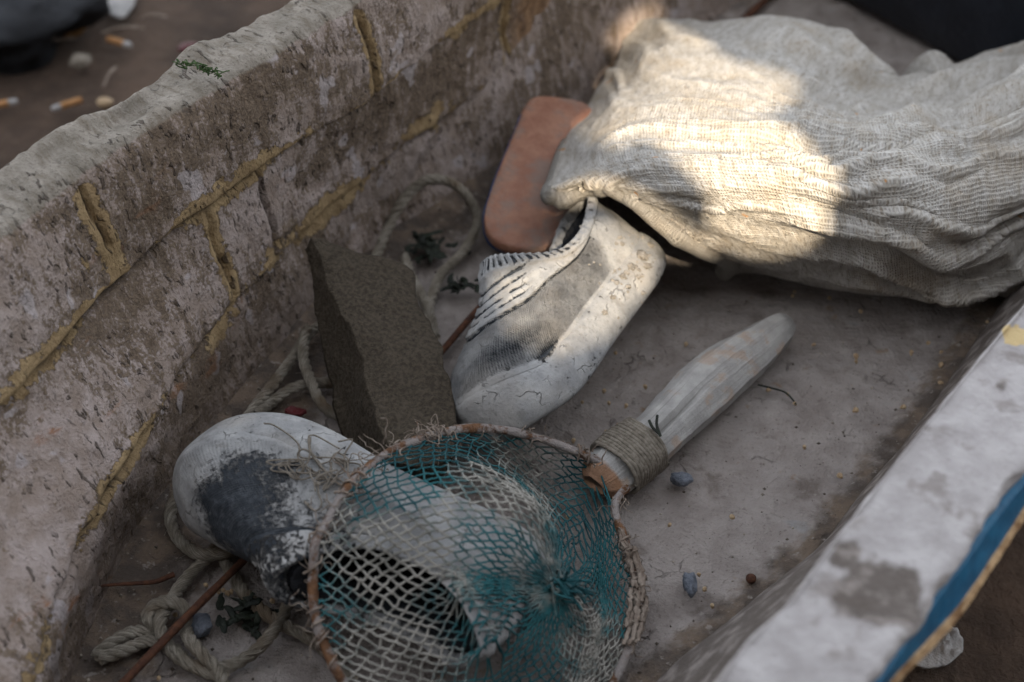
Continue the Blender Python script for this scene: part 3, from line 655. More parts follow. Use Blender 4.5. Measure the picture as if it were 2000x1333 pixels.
# puffed corner hanging below the neck
th = np.linspace(0, math.pi, 60)[:, None]; ph = np.linspace(0, 2 * math.pi, 120, endpoint=False)[None]
Dp = np.stack([np.sin(th) * np.cos(ph), np.sin(th) * np.sin(ph), np.cos(th) * np.ones_like(ph)], 2)
rp = 1 + .10 * np.sin(ph * 11 + 2 * np.sin(th * 3)) * np.sin(th) + .12 * fbm(Dp, 2, 3, 231)
Gp2 = px(1965, 495, .036) + Dp * rp[..., None] * np.array([.030, .034, .034])
mb = MB(); mb.grid(Gp2, cv=True, U=np.linspace(0, .1, 60), V=np.linspace(0, .2, 121)); mb.build('corner_puff', MT['sack'], sack)
# loose fold standing behind the neck
fk = np.array([[px(1745, 175, .02), px(1775, 130, .055), px(1820, 98, .08), px(1862, 122, .07), px(1890, 160, .03)], [px(1760, 200, .03), px(1790, 165, .06), px(1825, 140, .085), px(1865, 150, .08), px(1900, 190, .06)]])
Gf = surf(fk, 40, 80); Gf = Gf + np.array([0, -.4, .9]) * (.004 * fbm(Gf, 60, 4, 31))[..., None]
mb = MB(); mb.grid(Gf, U=np.linspace(0, .05, 40), V=np.linspace(0, .12, 80)); fo = mb.build('neck_fold', MT['sack'], sack)
md = fo.modifiers.new('solid', 'SOLIDIFY'); md.thickness = .003

# ------------------------------------------------------------------ foam block
def slab(mb, top, off, nz=16, dis=None, uvs=True):
    """closed block: a top grid (a, b, 3), its underside at +off, and the four sides"""
    a, b = top.shape[:2]; off = np.broadcast_to(off, top.shape); bot = top + off
    ring = np.concatenate([top[:, 0], top[-1, 1:], top[-2::-1, -1], top[0, -2:0:-1]])
    ringo = np.concatenate([off[:, 0], off[-1, 1:], off[-2::-1, -1], off[0, -2:0:-1]])
    side = ring[None] + ringo[None] * np.linspace(0, 1, nz)[:, None, None]
    fn = dis or (lambda P: P)
    for Gq, cl in ((top, False), (bot[::-1], False), (np.swapaxes(side, 0, 1)[::-1], True)):
        L = np.linspace(0, .2, Gq.shape[0] + (1 if cl else 0))
        mb.grid(fn(Gq), cu=cl, U=L, V=np.linspace(0, .05, Gq.shape[1]), flip=True)
def merge(o, dist=1e-4):
    bm = bmesh.new(); bm.from_mesh(o.data); bmesh.ops.remove_doubles(bm, verts=bm.verts, dist=dist); bmesh.ops.recalc_face_normals(bm, faces=bm.faces)
    bm.to_mesh(o.data); bm.free(); o.data.polygons.foreach_set('use_smooth', [True] * len(o.data.polygons))
fb = np.array([[px(610, 460, .095), px(655, 478, .088), px(705, 496, .082), px(760, 512, .077), px(800, 532, .072)],
               [px(640, 530, .085), px(680, 545, .082), px(730, 560, .079), px(785, 575, .075), px(826, 590, .070)],
               [px(668, 620, .076), px(712, 635, .075), px(760, 648, .073), px(815, 660, .070), px(855, 672, .066)],
               [px(708, 730, .068), px(750, 740, .068), px(795, 750, .067), px(840, 752, .065), px(873, 752, .062)],
               [px(745, 830, .062), px(780, 836, .062), px(815, 838, .061), px(850, 835, .060), px(882, 825, .058)],
               [px(768, 900, .058), px(800, 905, .058), px(830, 905, .057), px(860, 900, .057), px(885, 890, .056)]])
top = surf(fb, 120, 60)
def rough_foam(P):
    n = np.stack([fbm(P, 70, 4, 301), fbm(P, 70, 4, 302), fbm(P, 70, 4, 303)], -1); b = np.stack([fbm(P, 22, 2, 304), fbm(P, 22, 2, 305), fbm(P, 22, 2, 306)], -1)
    return P + .0026 * n + .0048 * b
foff = np.zeros_like(top); tt = np.linspace(0, 1, 120)[:, None]
foff[..., 0] = -.006 - .014 * sstep(0, .4, tt); foff[..., 1] = 0; foff[..., 2] = -(.012 + .050 * sstep(0, .75, tt)); foff[..., 2] = np.maximum(foff[..., 2], -top[..., 2] + .004)
mb = MB(); slab(mb, top, foff, 22, rough_foam)
o = mb.build('foam_block', MT['foam'], loc=px(780, 700, 0)); merge(o)
tag(o, 'dark sandy brown block of foam with a pointed end leaning between the two shoes', 'foam block')

# ------------------------------------------------------------------ sandal sole
def rounded(pts, n=160): return resample(pxs(pts), n, closed=True)
def plate(mb, ring, th, bev=.003, dome=.0):
    c = ring.mean(0); rows = []
    for s_, z in ((.0, 0), (.5, 0), (.9, 0), (.97, -.0004), (1 - .2 * bev / .04, -.001), (1.0, -bev), (1.0, -th + bev), (.985, -th), (.5, -th), (0.0, -th)):
        rows.append(c + (ring - c) * s_ + [0, 0, z + dome * (1 - s_)])
    mb.grid(np.swapaxes(np.array(rows), 0, 1), cu=True)
sd = thing('sandal', px(1050, 350, 0), 'terracotta brown sandal sole with rounded end leaning beside the sack', 'sandal')
zt = lambda y: .035 + .00010 * (480 - y) 
ring = rounded([(x, y, zt(y)) for x, y in ((1046, 186), (1100, 188), (1145, 200), (1168, 235), (1165, 300), (1140, 390), (1118, 450), (1085, 474), (1050, 484), (1000, 480), (960, 462), (945, 428), (958, 370), (985, 300), (1012, 235), (1026, 202))])
mb = MB(); plate(mb, ring, .011); mb.build('footbed', MT['sandal'], sd)
rc = ring.mean(0); ring2 = rc + (ring - rc) * .93 + np.array([-.005, .011, -.0125]); mb = MB(); plate(mb, ring2, .014); mb.build('outsole', MT['bluesole'], sd)

# ------------------------------------------------------------------ rope
rope = MB()
def rope_run(pts, rad=.0041, pitch=.020, seed=0, fray=False):
    P = resample(pxs(pts), 4000)
    L = np.r_[0, np.cumsum(np.linalg.norm(np.diff(P, axis=0), axis=1))]; n = max(12, int(L[-1] / .0022)); P = resample(pxs(pts), n)
    T = np.gradient(P, axis=0); T /= np.linalg.norm(T, axis=1, keepdims=True)
    Nn = np.cross(T, [0, 0, 1.0]); Nn /= np.maximum(np.linalg.norm(Nn, axis=1, keepdims=True), 1e-6); Bn = np.cross(T, Nn)
    ll = np.linspace(0, L[-1], n); rv = rad * (1 + .10 * fbm(np.stack([ll * 60, 0 * ll + seed, 0 * ll], 1), 1, 3, seed))
    for k in range(3):
        a = 2 * math.pi * (ll / pitch + k / 3) + .25 * np.sin(ll * 170 + seed)
        off = (rv * .52)[:, None] * (np.cos(a)[:, None] * Nn + np.sin(a)[:, None] * Bn)
        tp = np.ones(n)
        if fray: tp = 1 - .0 * ll
        rope.tube(P + off, rv * .60 * tp, 8)
    for _ in range(int(L[-1] / .012)):                                 # stray fibres
        i = rng.integers(2, n - 3); d0 = rng.normal(size=3); d0[2] = abs(d0[2]); d0 = d0 / np.linalg.norm(d0) * .6 + T[i] * rng.choice([-1, 1])
        q = np.array([P[i], P[i] + d0 * .006, P[i] + d0 * .010 + rng.normal(size=3) * .003]); rope.tube(resample(q, 6), .00022, 3, cap=False)
z0 = .007
rope_run([(470, 835, .012), (501, 791, .012), (543, 738, .012), (574, 696, .012), (602, 654, .012), (655, 613, .014), (700, 560, .012), (737, 496, .010), (757, 448, .018), (790, 388, .040), (830, 354, .050), (872, 354, .046), (912, 382, .034), (932, 430, .016), (905, 493, z0), (863, 535, z0), (845, 577, z0), (831, 626, z0), (800, 680, z0), (740, 720, z0)], seed=1)
rope_run([(600, 640, .020), (592, 680, .020), (596, 714, .018), (610, 752, .018), (626, 786, .014), (650, 808, z0), (700, 813, z0), (770, 800, z0)], seed=2)
rope_run([(500, 812, .012), (529, 787, z0), (578, 756, .010), (640, 748, z0), (700, 757, z0), (760, 790, z0)], seed=3)
rope_run([(790, 500, z0), (803, 540, z0), (824, 577, .012), (842, 622, .008), (850, 660, z0)], seed=4)
rope_run([(345, 960, .010), (335, 990, z0), (334, 1020, z0), (350, 1055, z0), (385, 1081, .010), (427, 1082, .014), (470, 1070, .016), (520, 1040, .012), (560, 1010, .01), (600, 960, .008), (600, 900, .007), (560, 850, .007)], seed=5)
rope_run([(460, 1040, .008), (440, 1056, z0), (413, 1082, .008), (385, 1108, z0), (357, 1140, z0), (333, 1178, .012), (312, 1216, .016), (320, 1251, .014), (348, 1284, .010), (385, 1303, z0), (438, 1304, z0), (490, 1279, .008), (532, 1236, .013), (556, 1198, z0), (562, 1150, z0), (540, 1090, z0)], seed=6)
rope_run([(185, 1282, z0), (215, 1258, z0), (255, 1236, .008), (300, 1228, .010), (287, 1205, .016), (302, 1183, .018), (335, 1176, .020), (362, 1190, .018), (362, 1222, .010), (372, 1252, .016), (400, 1284, .014), (425, 1310, .010), (440, 1345, z0)], seed=7)
rope_run([(196, 1287, z0), (245, 1270, z0), (291, 1252, z0), (330, 1262, z0), (375, 1300, z0), (440, 1325, z0)], seed=8)
rope_run([(420, 1060, z0), (438, 1094, z0), (459, 1132, z0), (490, 1174, z0), (539, 1213, z0), (588, 1238, .010), (630, 1266, z0), (690, 1330, z0)], seed=9)
o = rope.build('rope', MT['rope'], loc=px(400, 1150, 0)); tag(o, 'frayed grey brown hemp rope looped along the plank wall and under both shoes', 'rope')

# ------------------------------------------------------------------ rods
mb = MB(); P = resample(pxs([(180, 1395, .016), (240, 1335, .0165), (360, 1210, .0215), (490, 1080, .016), (700, 860, .006), (860, 690, .005), (935, 603, .006), (1010, 530, .006)]), 120)
mb.tube(P, .0027 + .0004 * fbm(P, 90, 3, 5), 10); o = mb.build('iron_rod', MT['rust'], loc=px(490, 1080, 0)); tag(o, 'thin rusty iron rod crossing the front rope and running under the near shoe', 'rod')
mb = MB(); P = resample(pxs([(1360, 120, .006), (1430, 58, .006), (1520, -22, .006)]), 30); mb.tube(P, .004, 8); o = mb.build('iron_rod', MT['rust'], loc=px(1430, 58, 0)); tag(o, 'short dark rusty rod on the boat floor beyond the sack', 'rod')

# ------------------------------------------------------------------ landing net
net = thing('landing_net', px(1180, 930, 0), 'hand net with rusty hoop, teal mesh and grey wooden handle over the near shoe', 'fishing net')
SP = [((1172, 902, .030), (1150, 960, .010), (1130, 1060, .022)), ((1050, 856, .048), (1060, 930, .014), (1090, 1040, .034)), ((950, 838, .066), (990, 905, .035), (1065, 1020, .062)),
      ((850, 848, .084), (930, 900, .086), (1075, 1020, .085)), ((750, 890, .100), (865, 915, .112), (1035, 1000, .108)), ((682, 950, .104), (805, 965, .120), (1000, 1035, .110)),
      ((638, 1020, .100), (762, 1030, .118), (975, 1075, .105)), ((614, 1100, .090), (750, 1100, .105), (950, 1118, .095)), ((614, 1180, .078), (750, 1180, .090), (945, 1160, .085)),
      ((634, 1260, .066), (780, 1250, .075), (955, 1195, .076)), ((682, 1345, .052), (830, 1320, .060), (985, 1230, .066)), ((790, 1425, .034), (900, 1375, .045), (1015, 1258, .056)),
      ((950, 1455, .022), (980, 1390, .035), (1050, 1265, .050)), ((1100, 1425, .012), (1090, 1380, .024), (1095, 1268, .045)), ((1190, 1345, .010), (1145, 1335, .022), (1130, 1250, .040)),
      ((1233, 1255, .010), (1175, 1255, .018), (1152, 1210, .036)), ((1246, 1155, .012), (1190, 1165, .012), (1155, 1165, .034)), ((1226, 1070, .018), (1185, 1090, .009), (1150, 1120, .034)), ((1200, 985, .022), (1170, 1020, .010), (1140, 1090, .028))]
Gp = px(1088, 1145, .070)
hoop_c = pxs([s[0] for s in SP])
MC, K = 58, 26
hp = resample(hoop_c, 400, closed=False)
cols = []
for row in range(3): cols.append(np.array([px(*s[row]) for s in SP]))
ctrlN = np.stack([cols[0], cols[1], cols[2], np.repeat(Gp[None], len(SP), 0)], 0)          # 4 x n
def net_pt(th, rho):
    """th 0..1 round the hoop, rho 0 hoop .. 1 gather"""
    kn = np.linspace(0, 1, len(SP))
    c = [np.stack([np.interp(th, kn, 0 * kn)] * 0, 0) if False else hermite(kn, ctrlN[k], th) for k in range(4)]
    c = np.stack(c, 0); kr = np.array([0, .33, .75, 1.0])
    # blend along the spoke
    rr = np.asarray(rho); res = np.zeros((len(rr), 3))
    for i in range(len(rr)): res[i] = hermite(kr, c[:, i], np.array([rr[i]]))[0]
    return res
TH = []; RH = []
for k in range(K + 1):
    rho = (k / K) ** 1.0 * .965
    for i in range(MC): TH.append((i + .5 * (k % 2)) / MC); RH.append(rho)
TH = np.array(TH) + rng.normal(size=len(TH)) * .0016; RH = np.array(RH) + rng.normal(size=len(RH)) * .0032 * (np.array(RH) > .01)
KP = net_pt(np.clip(TH, 0, 1), RH).reshape(K + 1, MC, 3)
KP += np.array([1, 1, .8]) * .0030 * np.stack([fbm(KP, 30, 3, 401), fbm(KP, 30, 3, 402), fbm(KP, 30, 3, 403)], -1) * sstep(0, .1, RH.reshape(K + 1, MC))[..., None]
KP[..., 2] = np.maximum(KP[..., 2], .004)
# keep the twine off the shoe it lies on
from mathutils.bvhtree import BVHTree
def bvh_of(objs):
    V = []; Fc = []
    for ob in objs:
        b = len(V); loc = Vector(ob.parent.location) if ob.parent else Vector(ob.location)
        V += [v.co + loc for v in ob.data.vertices]; Fc += [tuple(i + b for i in p.vertices) for p in ob.data.polygons]
    return BVHTree.FromPolygons(V, Fc)
shoe_bvh = bvh_of([c for c in near_.children if c.name.split('.')[0] in ('upper', 'sole')])
def above(p, gap=.003, top=.2):
    h = shoe_bvh.ray_cast(Vector((p[0], p[1], top)), Vector((0, 0, -1)))
    if h[0] is not None and h[0].z + gap > p[2] > h[0].z - .05: return np.array([p[0], p[1], h[0].z + gap])
    return p
for k in range(K + 1):
    for i in range(MC): KP[k, i] = above(KP[k, i])
netmb = MB()
def muddy(p): return float(np.clip(.56 + .9 * vnoise(np.array([p]), 14, 9)[0] + .8 * (p[2] - .05) * 5 - .4 * (p[0] > .07), 0, 1))
ico_v = np.array([(1, 0, 0), (-1, 0, 0), (0, 1, 0), (0, -1, 0), (0, 0, 1), (0, 0, -1)], float); ico_f = [(0, 2, 4), (2, 1, 4), (1, 3, 4), (3, 0, 4), (2, 0, 5), (1, 2, 5), (3, 1, 5), (0, 3, 5)]
for k in range(K):
    for i in range(MC):
        p = KP[k, i]
        for dlt in ((0, -1) if k % 2 == 0 else (0, 1)):
            j = (i + dlt) % MC
            q = KP[k + 1, j]; L = np.linalg.norm(q - p)
            if L < 1e-5 or L > .06: continue
            mdl = (p + q) / 2 + rng.normal(size=3) * L * .045; mdl[2] -= L * .05
            P = np.array([p, (p + mdl) / 2 + rng.normal(size=3) * .0003, mdl, (q + mdl) / 2 + rng.normal(size=3) * .0003, q])
            mu = [muddy(x) for x in (p, mdl, q)]; r0 = .00055 + .00032 * mu[1]
            netmb.tube(P, r0, 5, cap=False, at={'mud': np.interp(np.linspace(0, 1, 5), [0, .5, 1], mu)})
        if k and k / K < .85:
            mu = muddy(p); netmb.add(p + ico_v * (.0012 + .0006 * mu) * (1 + .25 * rng.normal(size=(6, 1))), ico_f, None, {'mud': np.full(6, mu + .1)})
for a in range(26):                                                   # the gathered end
    d = rng.normal(size=3) * .006; P = resample(np.array([Gp + d, Gp + rng.normal(size=3) * .004, Gp + np.array([.012, -.006, .004]) + rng.normal(size=3) * .006]), 8); netmb.tube(P, .0009, 5, at={'mud': np.full(8, rng.random() * .6)})
netmb.build('netting', MT['net'], net)
# hoop
hoopP = resample(pxs([(1228, 935, .018)] + [s[0] for s in SP] + [(1222, 955, .018)]), 420)
hoopP = hoopP + .0012 * np.stack([fbm(hoopP, 40, 3, 5), fbm(hoopP, 40, 3, 6), fbm(hoopP, 40, 3, 7)], 1)
for i in range(len(hoopP)): hoopP[i] = above(hoopP[i], .0045)
for _ in range(12): hoopP[1:-1] = (hoopP[:-2] + 2 * hoopP[1:-1] + hoopP[2:]) / 4
mb = MB(); mb.tube(hoopP, .0031 * (1 + .30 * fbm(hoopP, 80, 3, 8)), 12); mb.build('hoop', MT['hoop'], net)
HL = np.linspace(0, 1, len(hoopP)); hat = lambda t: np.array([np.interp(t, HL, hoopP[:, k]) for k in range(3)])
def htan(t): a = hat(min(1, t + .004)) - hat(max(0, t - .004)); return a / np.linalg.norm(a)
def hfind(x, y):
    best = 0; bd = 1e9
    for i, p in enumerate(hoopP):
        d = p - _C; dep = d @ _F; sx = 1000 + FPX * d[0] / dep; sy = 666.5 - FPX * (d @ _U) / dep; e = (sx - x) ** 2 + (sy - y) ** 2
        if e < bd: bd = e; best = i
    return best / (len(hoopP) - 1)
fib = MB()
def coil(t0, t1, turns, r=.0048, th=.0009, jit=.0012):
    n = int(turns * 14) + 4; ts = np.linspace(t0, t1, n); P = []
    for i, t in enumerate(ts):
        T = htan(t); N_ = np.cross(T, [0, 0, 1.0]); N_ /= np.linalg.norm(N_); B_ = np.cross(T, N_); a = 2 * math.pi * turns * i / n
        P.append(hat(t) + (N_ * math.cos(a) + B_ * math.sin(a)) * (r + jit * rng.normal() * .4))
    fib.tube(np.array(P), th * (1 + .2 * rng.normal(size=n)), 5, sq=.7)
def wisp(t, L=.03, th=.0007, out=None):
    p = hat(t) + rng.normal(size=3) * .003; d = rng.normal(size=3); d[2] = abs(d[2]) * .35 + .05; d /= np.linalg.norm(d)
    if out is not None: d = d * .5 + np.asarray(out)
    pts = [p]; 
    for _ in range(6):
        d = d + rng.normal(size=3) * .55 - np.array([0, 0, .18]); d /= np.linalg.norm(d); p = p + d * L / 6; p[2] = max(p[2], .003); pts.append(above(p, .0015))
    fib.tube(resample(np.array(pts), 26), th * np.linspace(1, .6, 26), 4)
t850 = hfind(845, 850); t690 = hfind(690, 945); t1150 = hfind(1140, 890); t1225 = hfind(1228, 1090); t1240 = hfind(1243, 1185); t620 = hfind(622, 1200); t720 = hfind(740, 895)
for t, n_, sp, L in ((t850, 46, .022, .045), (t720, 30, .025, .04), (t690, 34, .022, .04), (t1150, 16, .018, .028), (t1225, 26, .03, .028), (t1240, 26, .03, .03), (t620, 14, .03, .03), (hfind(950, 838), 12, .04, .025), (hfind(1060, 858), 12, .03, .025), (hfind(640, 1030), 20, .03, .035), (hfind(1195, 990), 12, .02, .025)):
    for _ in range(int(n_ * 1.0)): wisp(np.clip(t + rng.normal() * sp * .7, .01, .99), L * .55 * (.3 + rng.random()), .0003 + .00035 * rng.random())
for t, wd, turns in ((t850, .016, 4), (t690, .018, 3), (t1225, .018, 3), (t1240, .03, 4), (hfind(630, 1060), .02, 2), (t620, .010, 2), (hfind(625, 1260), .02, 2), (t1150, .010, 2)):
    coil(max(.005, t - wd), min(.995, t + wd), turns)
for x, y in ((1222, 1080), (1235, 1120), (1245, 1160), (1243, 1200), (1236, 1240)):       # bast strips bound along the hoop
    t = hfind(x, y)
    for _ in range(5):
        ts = np.linspace(t - .02, t + .02, 14); o3 = rng.normal(size=3) * .0035; o3[2] = abs(o3[2])
        fib.tube(np.array([hat(np.clip(q, 0, 1)) for q in ts]) + o3 + rng.normal(size=(14, 3)) * .0006, .0017, 6, sq=.45)
fib.build('fibre_lashing', MT['fibre'], net)
# knotted clump of old twine hanging on the shoe
tw = MB(); c0 = above(px(628, 930, .09), .003)
for _ in range(16):
    P = [c0 + rng.normal(size=3) * .005]
    for _k in range(5): P.append(P[-1] + rng.normal(size=3) * np.array([.008, .008, .004]))
    P = np.array([above(q, .002) for q in P]); tw.tube(resample(P, 24), .0006, 5)
P = np.array([above(px(x, y, .09), .0025) for x, y in ((607, 865), (606, 885), (615, 905), (632, 925), (650, 945), (672, 960), (695, 968))]); tw.tube(resample(P, 40), .0009, 6)
tw.build('twine_tangle', MT['cord'], net)
# handle: a hewn stick with flat facets
hc = [(1160, 946, .019), (1225, 893, .020), (1270, 858, .020), (1330, 800, .020), (1400, 735, .021), (1460, 690, .020), (1510, 650, .019), (1545, 628, .017)]
hw = [.0180, .0200, .0185, .0205, .0222, .0200, .0160, .0100]; hh = [.014, .015, .014, .0155, .016, .015, .013, .010]
C_ = resample(pxs(hc), 120); tq = np.linspace(0, 1, 120); Wd = hermite(np.linspace(0, 1, 8), np.array(hw), tq); Hh = hermite(np.linspace(0, 1, 8), np.array(hh), tq)
end = np.sqrt(np.clip(1 - ((tq - .93) / .072).clip(0, 1) ** 2, .02, 1)); end2 = np.sqrt(np.clip(1 - (1 - tq / .07).clip(0, 1) ** 2, .03, 1)); Wd = Wd * end * (.45 + .55 * end2); Hh = Hh * end * (.3 + .7 * end2)
T = np.gradient(C_, axis=0); T /= np.linalg.norm(T, axis=1, keepdims=True); SdV = np.cross(T, [0, 0, 1.0]); SdV /= np.linalg.norm(SdV, axis=1, keepdims=True); UpV = np.cross(SdV, T)
prof = np.array([(-1, -.55), (-1.0, .25), (-.50, .95), (.1, .92), (.62, .55), (1.0, .05), (.95, -.6), (.5, -1), (-.5, -1)])
pr = []
for i in range(len(prof)):
    a, b = prof[i], prof[(i + 1) % len(prof)]
    for s_ in np.linspace(.012, .988, 8): pr.append(a + (b - a) * s_)
pr = np.array(pr)
Gh = C_[:, None] + SdV[:, None] * (Wd[:, None] * pr[None, :, 0])[..., None] + UpV[:, None] * (Hh[:, None] * pr[None, :, 1])[..., None]
Gh = Gh + .0012 * np.stack([fbm(Gh, 45, 3, 501), fbm(Gh, 45, 3, 502), fbm(Gh, 45, 3, 503)], -1)
split = np.exp(-((pr[:, 0] - .30) / .06) ** 2)[None] * (pr[:, 1] > 0)[None] * (sstep(.20, .24, tq) * sstep(.52, .40, tq))[:, None]
Gh[..., 2] -= .0065 * split; Gh[..., 2] = np.maximum(Gh[..., 2], .001)
mb = MB(); mb.grid(Gh, cv=True, U=tq * .25, flip=True, at={'raw': np.repeat(np.exp(-(tq / .06) ** 2), len(pr))})
mb.f.append(tuple(range(len(pr)))); mb.uv.append([(0, 0)] * len(pr)); mb.f.append(tuple(119 * len(pr) + k for k in range(len(pr) - 1, -1, -1))); mb.uv.append([(0, 0)] * len(pr))
hnd = mb.build('handle', MT['handle'], net)
# cord binding round the handle's end
bind = MB(); turns = 13
nB = turns * 40
P = []
for i in range(nB):
    t = .085 + .150 * i / nB; k = t * 119; k0 = int(k); ph = 2 * math.pi * turns * i / nB
    c = C_[k0]; w_ = Wd[k0] + .0022; h_ = Hh[k0] + .0022; ca, sa = math.cos(ph), math.sin(ph); e = .75
    P.append(c + T[k0] * (k - k0) * .002 + SdV[k0] * (w_ * np.sign(ca) * abs(ca) ** e) + UpV[k0] * (h_ * np.sign(sa) * abs(sa) ** e))
P = np.array(P); P += .0010 * np.stack([fbm(P, 110, 2, 5), fbm(P, 150, 2, 6), fbm(P, 150, 2, 7)], 1)
bind.tube(P, .0015, 8); bind.build('cord_binding', MT['cord'], net)
# twig fragments stuck on the handle are separate
mb = MB()
for a, b in (((1268, 822), (1290, 850)), ((1284, 812), (1290, 852))): mb.tube(resample(np.array([px(*a, .040), px((a[0] + b[0]) / 2 - 4, (a[1] + b[1]) / 2, .041), px(*b, .040)]), 10), .0011, 5)
o = mb.build('weed_sprig', MT['weed'], loc=px(1285, 840, .03)); tag(o, 'tiny forked sprig of dry weed stuck on the net handle', 'weed')

# ------------------------------------------------------------------ far black tub
tub = MB(); prof = pxs([(1560, -40, 0), (1640, 5, 0), (1760, 70, 0), (1880, 140, 0), (1990, 190, 0), (2150, 190, 0), (2300, 60, 0), (2250, -120, 0), (2000, -200, 0), (1700, -150, 0)])
ring = resample(prof, 140, closed=True); c = ring.mean(0)
rows = [c + (ring - c) * s_ + [0, 0, z] for s_, z in ((0.0, .004), (.8, .004), (.95, .004), (1.0, .012), (1.02, .06), (1.03, .12), (1.04, .17), (1.05, .178), (1.03, .184), (1.0, .178), (.97, .12), (.93, .03), (.85, .018), (0, .016))]
G = hermite(np.arange(len(rows)), np.array(rows).reshape(len(rows), -1), np.linspace(0, len(rows) - 1, 80)).reshape(80, 140, 3)
G = G + .003 * np.stack([fbm(G, 9, 3, 601), fbm(G, 9, 3, 602), 0 * G[..., 0]], -1)
tub.grid(np.swapaxes(G, 0, 1), cu=True); o = tub.build('tub', MT['tub'], loc=c); tag(o, 'black rubber tub standing in the far end of the boat behind the sack', 'tub')

# ------------------------------------------------------------------ litter in and around the boat
def lump(name, x, y, z, r, mat, label, cat, seed=0, group=None, rough=.4):
    mb = MB(); c = px(x, y, z); blob(mb, c, r, 12, seed, rough); o = mb.build(name, mat, loc=c); tag(o, label, cat, group); return o
def sheet(name, pts, z, mat, label, cat, seed=0, th=.002, amp=.006, fr=50):
    """a crumpled scrap: outline in the picture, real size and thickness"""
    ring = resample(pxs([(x, y, z) for x, y in pts]), 60, closed=True); c = ring.mean(0); G = np.stack([c + (ring - c) * s_ for s_ in np.linspace(.02, 1, 16)], 0)
    G = G + np.array([.3, .3, 1.0]) * (amp * fbm(G, fr, 4, seed))[..., None]; G[..., 2] = np.maximum(G[..., 2], z - .002)
    mb = MB(); mb.grid(np.swapaxes(G, 0, 1), cu=True); o = mb.build(name, mat, loc=c * [1, 1, 0] + [0, 0, z]); tag(o, label, cat)
    md = o.modifiers.new('solid', 'SOLIDIFY'); md.thickness = th; return o
ZGD = -.115
def butt_end(x, y, ang, label):
    c = px(x, y, ZGD + .006); t = thing('cigarette_butt', c * [1, 1, 0] + [0, 0, ZGD], label, 'cigarette butt', 'cigarette butts on the ground')
    d = np.array([math.cos(ang), math.sin(ang), .05]); mb = MB(); P = np.linspace(-.014, .010, 14)[:, None] * d + c
    mb.tube(P, .0041 * (1 + .08 * vnoise(P, 300, 3)), 10); mb.build('filter', MT['paper'], t)
    mb = MB(); P = np.linspace(.010, .020, 8)[:, None] * d + c; mb.tube(P, .0038 * np.array([1, 1, 1, .98, .95, .9, .8, .6]), 10); mb.build('paper', MT['white'], t)
butt_end(230, 82, -.5, 'orange cigarette butt highest of those on the earth outside'); butt_end(135, 203, -2.5, 'orange cigarette butt with pale tip on the earth beside the rail'); butt_end(-2, 205, .3, 'cigarette butt cut by the left picture border')
lump('pebble', 158, 120, ZGD + .008, (.012, .010, .008), MT['cord'], 'grey pebble on the earth between two cigarette butts', 'pebble', 3)
lump('pebble', 205, 200, ZGD + .006, (.008, .007, .006), MT['shell'], 'small pale pebble close to the boat rail', 'pebble', 4)
lump('plastic_scrap', 372, 95, ZGD + .006, (.014, .010, .006), MT['red'], 'blurred red plastic scrap on the earth just beyond the rail', 'scrap', 5)
sheet('cloth_rag', [(95, -40), (165, -30), (175, 20), (150, 60), (110, 55), (90, 10)], ZGD + .008, MT['tan'], 'tan rag on the dark earth at the upper left', 'rag', 6, .006, .02, 25)
sheet('plastic_scrap', [(200, -30), (265, -35), (258, 10), (238, 30), (210, 12)], ZGD + .008, MT['white'], 'white plastic scrap beside the tan rag', 'scrap', 7, .003, .015, 30)
sheet('plastic_wrapper', [(1800, 1255), (1840, 1220), (1880, 1235), (1885, 1265), (1850, 1290), (1800, 1290), (1785, 1275)], ZGD + .01, MT['white'], 'crumpled white wrapper on the earth under the blue boat edge', 'wrapper', 8, .002, .02, 60)
mb = MB(); blob(mb, px(-20, 30, ZGD + .03), (.11, .10, .05), 20, 12, .4); o = mb.build('dark_corner_lump', MT['lining'], loc=px(-20, 30, ZGD)); tag(o, 'black lump added for the darkness in the upper left corner', 'dark lump')  # black lump added to stand in for plain darkness in this corner
for k, (x, y, a, L) in enumerate(((240, 60, .2, .05), (90, 85, .3, .07), (215, 150, 1.4, .04), (300, 35, .1, .03))):
    c = px(x, y, ZGD + .008); d = np.array([math.cos(a), math.sin(a), 0]); mb = MB(); mb.tube(resample(np.array([c - d * L / 2, c + [0, 0, .004], c + d * L / 2]), 12), .0014, 6)
    o = mb.build('straw', MT['fibre'], loc=c); tag(o, 'pale straw on the dark earth outside the boat', 'straw', 'straws on the earth')

def weed_clump(name, x, y, z, spread, n, mat, label, leafy=True, seed=0):
    mb = MB(); c = px(x, y, z); r2 = np.random.default_rng(seed)
    for _ in range(n):
        p = c + r2.normal(size=3) * np.array([spread, spread * .8, .003]); p[2] = max(p[2], z); d = r2.normal(size=3); d[2] *= .35; d /= np.linalg.norm(d); pts = [p]
        for _k in range(5): d = d + r2.normal(size=3) * np.array([.5, .5, .25]); d /= np.linalg.norm(d); q = pts[-1] + d * .0028; q[2] = np.clip(q[2], z - .003, z + .007); pts.append(q)
        P = resample(np.array(pts), 16); mb.tube(P, (.0027 if leafy else .0008) * np.sin(np.linspace(.35, 3.0, 16)), 7, sq=.22)
    o = mb.build(name, mat, loc=c); tag(o, label, 'seaweed'); return o
weed_clump('seaweed', 838, 485, .007, .009, 34, MT['weed'], 'dark green seaweed clump inside the rear rope loop', seed=1)
weed_clump('seaweed', 905, 562, .006, .006, 18, MT['weed'], 'smaller seaweed clump against the far shoe instep', seed=2)
weed_clump('seaweed', 465, 1198, .006, .007, 26, MT['weed'], 'wet green seaweed patch on the floor between rope and near shoe', seed=3)
mb = MB(); P0 = pxs([(338, 124, .236), (372, 128, .236), (405, 138, .237), (436, 146, .236)]); P0 = resample(P0, 40)
